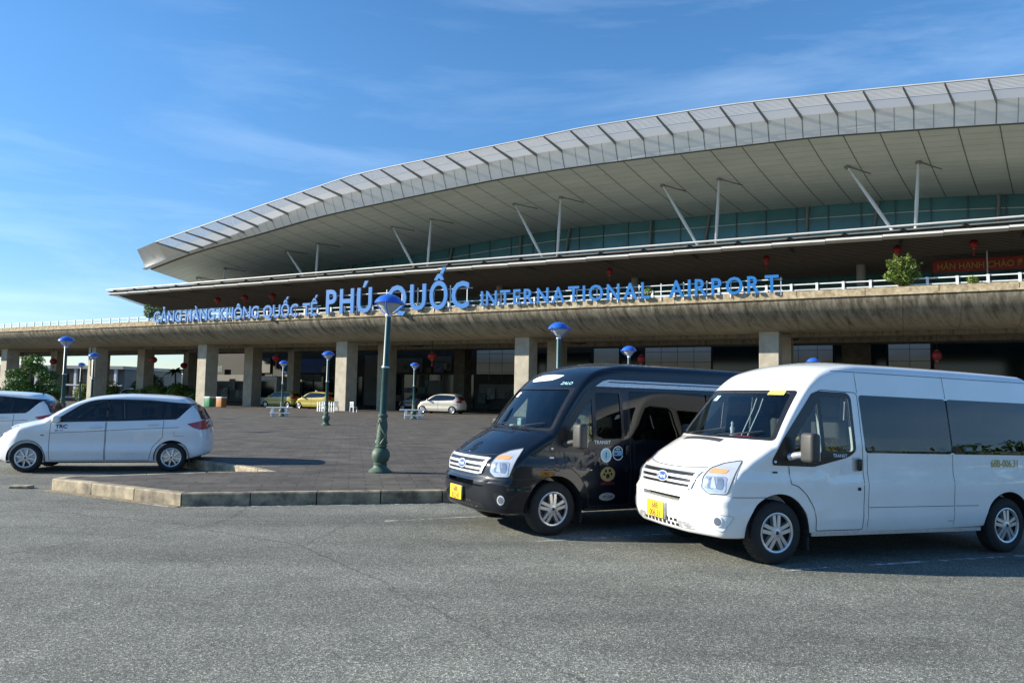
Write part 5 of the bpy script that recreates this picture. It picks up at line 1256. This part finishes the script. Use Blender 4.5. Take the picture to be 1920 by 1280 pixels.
spots += [(s, 56.5, z, 'road', lab) for s, z, lab in ((-75.9, 5.22, 'round red lantern hanging against the sky between two pillars at the left'), (-94.9, 5.15, 'red lantern hanging under the road above the rounded tree'), (-56.9, 5.31, 'red lantern hanging under the road left of the slim lamp by the taxis'), (-37.8, 5.31, 'red lantern hanging under the road above the beige car'), (1.97, 5.0, 'red lantern hanging under the road above the rear of the white van'), (-18.2, 4.9, 'red lantern hanging under the road beside the lamp head above the black van'))]
spots.append((-79.5, 63.5, 4.9, 'road', 'small dark lantern hanging against the sky, right of the round red one'))
for s, n_, z, kd, lab in spots:
    c = lan if first else copy_tree(lan); first = False
    p = W3(s, n_, z); c.location = p; c['label'] = lab
    if s > -30: c.scale = (.72, .72, 1.0)
# ------------------------------------------------------------------ white benches, chairs, bins
def bench(label, x, y):
    t = thing('white_bench', label, 'bench', (x, y, .2), R(8), 'white benches round the lamp feet')
    MB().rbox(-.85, .85, -.22, .22, .56, .64, .02).build('bench_top', MT['white_metal'], t)
    for s_ in (-.45, .45): MB().rbox(s_ - .09, s_ + .09, -.16, .16, 0, .57, .02).build('bench_leg', MT['white_metal'], t)
    MB().rbox(-.55, .75, -.5, -.26, .2, .27, .02).build('bench_step', MT['white_metal'], t)
    return t
bench('white bench in front of the yellow taxis at the foot of a slim lamp', -15.5, 50.3)
bench('white bench left of the beige car at the foot of a slim lamp', -6.5, 49.7)
def chair(label, x, y, a):
    t = thing('plastic_chair', label, 'chair', (x, y, .2), a, 'white plastic chairs beside the lit pillar')
    MB().rbox(-.22, .22, -.22, .22, .42, .46, .015).build('seat', MT['white_metal'], t)
    b = MB()
    for k in (-.17, -.06, .06, .17): b.box(k - .03, k + .03, .2, .225, .46, .86)
    b.box(-.22, .22, .2, .23, .82, .90); b.build('backrest', MT['white_metal'], t)
    for sx in (-1, 1):
        for sy in (-1, 1): MB().box(sx * .2 - .025, sx * .2 + .025, sy * .2 - .025, sy * .2 + .025, 0, .43).build('leg', MT['white_metal'], t)
    return t
for k_, (lab, x, y, a) in enumerate((('white plastic chair in front of the lit pillar, leftmost of three', -16.3, 66.0, 2.9), ('white plastic chair in front of the lit pillar, middle of three', -15.3, 65.6, 3.3), ('white plastic chair at the dark edge right of the lit pillar', -13.6, 64.8, 2.6))):
    chair(lab, x, y, a)
pf = thing('picket_fence', 'low white picket fence standing before the foot of the lit pillar', 'fence', (-16.0, 64.9, .2), BR)
f_ = MB()
for i in range(8): f_.box(-1.0 + i * .26, -.90 + i * .26, -.02, .02, 0, .85)
f_.build('picket', MT['white_metal'], pf); MB().box(-1.05, 1.0, .022, .05, .25, .32).box(-1.05, 1.0, .022, .05, .6, .67).build('fence_rail', MT['white_metal'], pf)
MT['bin_green'] = plain('bin_green', (.02, .20, .09), rough=.5); MT['bin_orange'] = plain('bin_orange', (.40, .16, .04), rough=.6)
def bin_(label, x, y, mt):
    t = thing('litter_bin', label, 'bin', (x, y, .2), BR)
    MB().rbox(-.38, .38, -.32, .32, .05, .95, .05).build('bin_body', MT[mt], t, 40); MB().rbox(-.41, .41, -.35, .35, .93, 1.05, .04).build('bin_lid', MT['white_metal'], t, 40)
bin_('green litter bin beside the foot of the pillar behind the minivan', -29.6, 73.6, 'bin_green')
bin_('orange brown litter bin right of the green bin', -28.2, 73.0, 'bin_orange')
# conduit on the pillar at the left
cd = thing('cable_conduit', 'thin dark cable conduit running down the lit pillar behind the minivan', 'conduit', W3(-83.3, 53.9, .2), BR)
MB().tube([(0, 0, 6.4), (0, -.03, 5.0), (.05, -.03, 3.2), (.45, -.03, 2.9), (.6, -.03, 2.8)], .05, 6).build('conduit_pipe', MT['cord'], cd); MB().box(-.5, -.25, -.06, .02, 5.3, 5.7).build('junction_box', MT['grey_wall'], cd)
# ------------------------------------------------------------------ plants
def leaf_mat(name, c0, c1):
    m, t, n, b = mat_base(name); setp(b, rough=.55, spec=.35); l = t.links.new
    tc = n.new('ShaderNodeTexCoord'); no = n.new('ShaderNodeTexNoise'); no.inputs['Scale'].default_value = 3.5; no.inputs['Detail'].default_value = 6; l(tc.outputs['Object'], no.inputs[0])
    cr = n.new('ShaderNodeValToRGB'); cr.color_ramp.elements[0].position = .35; cr.color_ramp.elements[0].color = (*c0, 1); cr.color_ramp.elements[1].position = .65; cr.color_ramp.elements[1].color = (*c1, 1)
    l(no.outputs[0], cr.inputs[0]); l(cr.outputs[0], b.inputs['Base Color'])
    tr = n.new('ShaderNodeBsdfTranslucent'); l(cr.outputs[0], tr.inputs[0]); mx = n.new('ShaderNodeMixShader'); mx.inputs[0].default_value = .25
    o = n['Material Output']; l(b.outputs[0], mx.inputs[1]); l(tr.outputs[0], mx.inputs[2]); l(mx.outputs[0], o.inputs[0]); return m
MT['leaf_dark'] = leaf_mat('leaf_dark', (.018, .05, .008), (.06, .13, .02))
MT['leaf_tree'] = leaf_mat('leaf_tree', (.03, .075, .012), (.10, .19, .03))
MT['leaf_mid'] = leaf_mat('leaf_mid', (.05, .10, .015), (.15, .22, .04))
MT['leaf_lime'] = leaf_mat('leaf_lime', (.09, .15, .02), (.24, .32, .06))
MT['bark'] = plain('bark', (.10, .07, .045), rough=.95, var=.3, scale=12, bump=.4)
def leaves(blobs, n, size, rnd, aspect=.5):
    m = MB(); tot = sum(b[3] ** 2 for b in blobs)
    for bx, by, bz, br, fl in blobs:
        k = int(n * br * br / tot)
        for _ in range(k):
            d = Vector((rnd.gauss(0, 1), rnd.gauss(0, 1), rnd.gauss(0, 1))).normalized(); r_ = br * (rnd.uniform(.35, 1) ** .45)
            c = Vector((bx + d.x * r_, by + d.y * r_, bz + d.z * r_ * fl))
            nn = (d + Vector((rnd.gauss(0, .5), rnd.gauss(0, .5), rnd.gauss(0, .5) + .3))).normalized(); a = nn.orthogonal().normalized(); a.rotate(Quaternion(nn, rnd.uniform(0, 6.28))); b_ = nn.cross(a)
            s_ = size * rnd.uniform(.6, 1.3)
            m.add([c - a * s_, c - b_ * s_ * aspect, c + a * s_, c + b_ * s_ * aspect], [(0, 1, 2, 3)])
    return m
def plant(name, label, cat, loc, blobs, n, size, mat, seed, trunk=None, group=None):
    t = thing(name, label, cat, loc, 0, group); rnd = random.Random(seed)
    leaves(blobs, n, size, rnd).build('crown' if cat == 'tree' else 'foliage', MT[mat], t)
    tr = MB()
    if trunk:
        tr.tube([(0, 0, 0), (.05, 0, trunk * .4), (0, .05, trunk * .8)], [.10, .08, .06], 8)
        for b in blobs: tr.tube([(0, .03, trunk * .6), (b[0] * .5, b[1] * .5, lerp(trunk * .7, b[2], .6)), (b[0], b[1], b[2])], [.05, .035, .015], 6)
        tr.build('trunk', MT['bark'], t, 50)
    else:
        for b in blobs: tr.tube([(0, 0, 0), (b[0] * .6, b[1] * .6, b[2] * .6), (b[0], b[1], b[2])], [.03, .02, .01], 5)
        tr.build('stem', MT['bark'], t, 50)
    return t
plant('clipped_tree', 'rounded dark green clipped tree in layered pads behind the cars at the left', 'tree', (-21.8, 34.0, .25),
      [(0, 0, 2.8, .5, .6), (.1, .1, 2.45, .5, .5), (-.75, .1, 2.2, .5, .5), (.75, -.1, 2.15, .5, .5), (-.35, -.4, 1.75, .6, .55), (.45, .3, 1.65, .6, .55), (-.95, 0, 1.35, .5, .6), (1.15, 0, 1.45, .45, .5), (.1, -.5, 1.2, .7, .6), (.9, .1, .9, .6, .6), (-.7, 0, .85, .6, .6)], 6500, .065, 'leaf_tree', 11, 1.6)
rnd = random.Random(4)
def bushblobs(w_, h_, k_, rr, rnd): return [(rnd.uniform(-w_, w_), rnd.uniform(-w_ * .5, w_ * .5), rnd.uniform(h_ * .25, h_ * .9) * (1 - .3 * abs(i % 3 - 1)), rr * rnd.uniform(.7, 1.2), .8) for i in range(k_)]
p = W3(.05, 51.8, 8.9)
rs_ = random.Random(31); SPIKE = []
for _ in range(22):
    a_ = rs_.uniform(0, 6.28); tl_ = rs_.uniform(.35, 1.15); hh_ = rs_.uniform(1.9, 2.7) - tl_ * .8
    for q_ in range(4): SPIKE.append((tl_ * math.cos(a_) * (.5 + q_ * .17), tl_ * math.sin(a_) * .7 * (.5 + q_ * .17), hh_ * (.45 + q_ * .18), .19 - .035 * q_, 1.4))
plant('parapet_bush', 'bright green bush growing on the road parapet right of the word AIRPORT', 'bush', p, SPIKE + [(0, 0, .8, .6, .8), (-.5, 0, 1.0, .35, .9), (.55, 0, 1.0, .35, .9), (-.75, 0, .75, .45, .8), (.85, 0, .8, .40, .8), (.1, 0, .5, .6, .6), (-.35, 0, 1.75, .25, 1.3), (.35, 0, 1.9, .22, 1.3), (.75, 0, 1.6, .2, 1.4), (-.8, 0, 1.55, .2, 1.4)], 3200, .085, 'leaf_lime', 5)
p = W3(-70.6, 51.9, 8.9)
plant('parapet_bush', 'leafy bush on the parapet behind the first letter of CẢNG', 'bush', p, [(0, 0, 1.0, .7, .8), (.7, 0, 1.2, .6, .8), (1.6, 0, 1.0, .55, .8), (2.6, 0, .95, .5, .7), (-.3, 0, 1.6, .4, 1), (3.6, 0, .8, .4, .7)], 2200, .10, 'leaf_mid', 6)
for s, lab in ((-15.9, 'low green shrub behind the last letters of INTERNATIONAL'), (-13.3, 'low green shrub behind the first letters of AIRPORT'), (-62.0, 'low green shrub behind the letters of HÀNG KHÔNG')):
    plant('parapet_shrub', lab, 'shrub', W3(s, 52.4, 8.6), bushblobs(.5, 1.1, 5, .35, rnd), 700, .08, 'leaf_mid', int(abs(s)), None, 'shrubs along the parapet')
plant('parapet_weed', 'small weed tuft on the parapet left of the red banner end', 'plant', W3(3.7, 51.5, 8.9), [(0, 0, .3, .3, .8), (.25, 0, .2, .2, .8)], 420, .06, 'leaf_lime', 9)
for k_, (x, y, w_, h_, mt, lab) in enumerate(((-52, 92, 2.6, 2.2, 'leaf_mid', 'sunlit hedge bush beyond the pillars left of the conduit pillar'), (-45.5, 96, 2.2, 3.8, 'leaf_mid', 'tall loose bush seen between the pillars behind the minivan roof'), (-43.5, 92, 2.6, 2.6, 'leaf_lime', 'yellow green bush between the two dark pillars behind the minivan'), (-41, 90, 2.8, 1.9, 'leaf_lime', 'lime green hedge just left of the lit pillar with the bins'), (-38.6, 90, 1.6, 2.0, 'leaf_mid', 'green bush close to the lit pillar with the bins'), (-66, 98, 3.5, 2.0, 'leaf_mid', 'green bush beyond the road pillars left of the rounded tree'))):
    plant('garden_bush', lab, 'bush', (x, y, .2), bushblobs(w_, h_, 9, 1.0, random.Random(k_)), 2600, .16, mt, 20 + k_, None, 'bushes beyond the elevated road')
# small palm
pl = thing('small_palm', 'small palm beyond the elevated road right of the dark hanging lantern', 'tree', (-44.5, 99, .2))
fr_ = MB(); rnd = random.Random(2)
for k_ in range(16):
    a = 2 * PI * k_ / 16 + rnd.uniform(-.2, .2); el = rnd.uniform(.2, 1.1); ln = rnd.uniform(1.5, 2.1); pv_ = None; rws = [[], [], []]
    for i in range(7):
        t_ = i / 6; r_ = ln * t_; z = 4.0 + math.sin(el) * ln * t_ - 1.4 * t_ * t_; wd = .22 * math.sin(PI * min(1, t_ + .12)) + .02
        c = Vector((r_ * math.cos(a), r_ * math.sin(a), z)); sd_ = Vector((-math.sin(a), math.cos(a), 0)) * wd
        rws[0].append(c - sd_ - Vector((0, 0, wd * .5))); rws[1].append(c); rws[2].append(c + sd_ - Vector((0, 0, wd * .5)))
    fr_.grid(rws)
fr_.build('crown', MT['leaf_dark'], pl); MB().tube([(0, 0, 0), (.1, 0, 2), (0, 0, 4.05)], [.16, .12, .10], 8).build('trunk', MT['bark'], pl, 50)
# ------------------------------------------------------------------ far side: office block, hills
fb = thing('distant_building', 'long low glass building with white upright frames seen under the road at the left', 'building', (-108, 150, 0), R(-10))
MB().box(-14, 34, 0, 18, 0, 5.6).build('wall', MT['grey_wall'], fb); MB().box(-14.5, 34.5, -1.2, 18.3, 5.6, 6.2).build('roof', MT['grey_column'], fb)
for i in range(17): MB().box(-14 + i * 2.9, -13.5 + i * 2.9, -.9, -.5, 0, 5.6).build('frame_post', MT['white_metal'], fb)
for i in range(16): MB().box(-13.3 + i * 2.9, -11.4 + i * 2.9, -.06, -.01, .6, 2.2).box(-13.3 + i * 2.9, -11.4 + i * 2.9, -.06, -.01, 2.8, 4.6).build('window', MT['dark_glass'], fb)
MB().box(-14, 34, -.95, -.6, 2.35, 2.6).build('frame_beam', MT['white_metal'], fb)
fb2 = thing('distant_building', 'low white framed building farther right behind the green bushes', 'building', (-62, 150, 0), R(-10))
MB().box(0, 14, 0, 12, 0, 4.8).build('wall', MT['white_metal'], fb2); MB().box(-.5, 14.5, -.5, 12.5, 4.8, 5.2).build('roof', MT['white_metal'], fb2)
for i in range(5): MB().box(.8 + i * 2.7, 2.4 + i * 2.7, -.05, -.01, 1, 3.8).build('window', MT['dark_glass'], fb2)
MT['hill'] = plain('hill', (.055, .085, .075), rough=1, var=.25, scale=.02)
rows = []; rnd = random.Random(8)
ph = [rnd.uniform(0, 6) for _ in range(8)]
def hz_(x): return 13 + 5 * math.sin(x / 170 + ph[0]) + 3 * math.sin(x / 71 + ph[1]) + 1.2 * math.sin(x / 23 + ph[2]) + .5 * math.sin(x / 9 + ph[3])
for j, (yy, f_) in enumerate(((560, 0), (590, .45), (620, .8), (660, 1), (900, .9))):
    rows.append([(x, yy + 10 * math.sin(x / 60), .25 + f_ * hz_(x + j * 7) + (.6 * math.sin(x / 4.3 + j) if f_ else 0)) for x in range(-1500, 1501, 8)])
h_ = MB().grid(rows).build('hills', MT['hill'], None, 60); h_['kind'] = 'structure'

# trees added behind the viewer, out of view, for reflections in paint and windows
rnd = random.Random(77); blobs = []
for i in range(46):
    t_ = i / 45; 
    if t_ < .55: x, y = lerp(20, 70, t_ / .55), -64 + 6 * math.sin(i * 1.3)
    else: x, y = lerp(50, 78, (t_ - .55) / .45), lerp(-55, 8, (t_ - .55) / .45)
    h_ = rnd.uniform(4.5, 8.5); blobs += [(x, y, h_ * .6, 3.2, .9), (x + rnd.uniform(-2, 2), y + rnd.uniform(-2, 2), h_, 2.3, .9)]
wd_ = leaves(blobs, 16000, .42, rnd, .7)
for i in range(0, len(blobs), 2): wd_.tube([(blobs[i][0], blobs[i][1], -.3), (blobs[i][0] + .3, blobs[i][1], 3), (blobs[i + 1][0], blobs[i + 1][1], blobs[i + 1][2])], [.28, .2, .08], 6)
wd_ = wd_.build('reflection_trees', MT['leaf_dark']); wd_['kind'] = 'stuff'
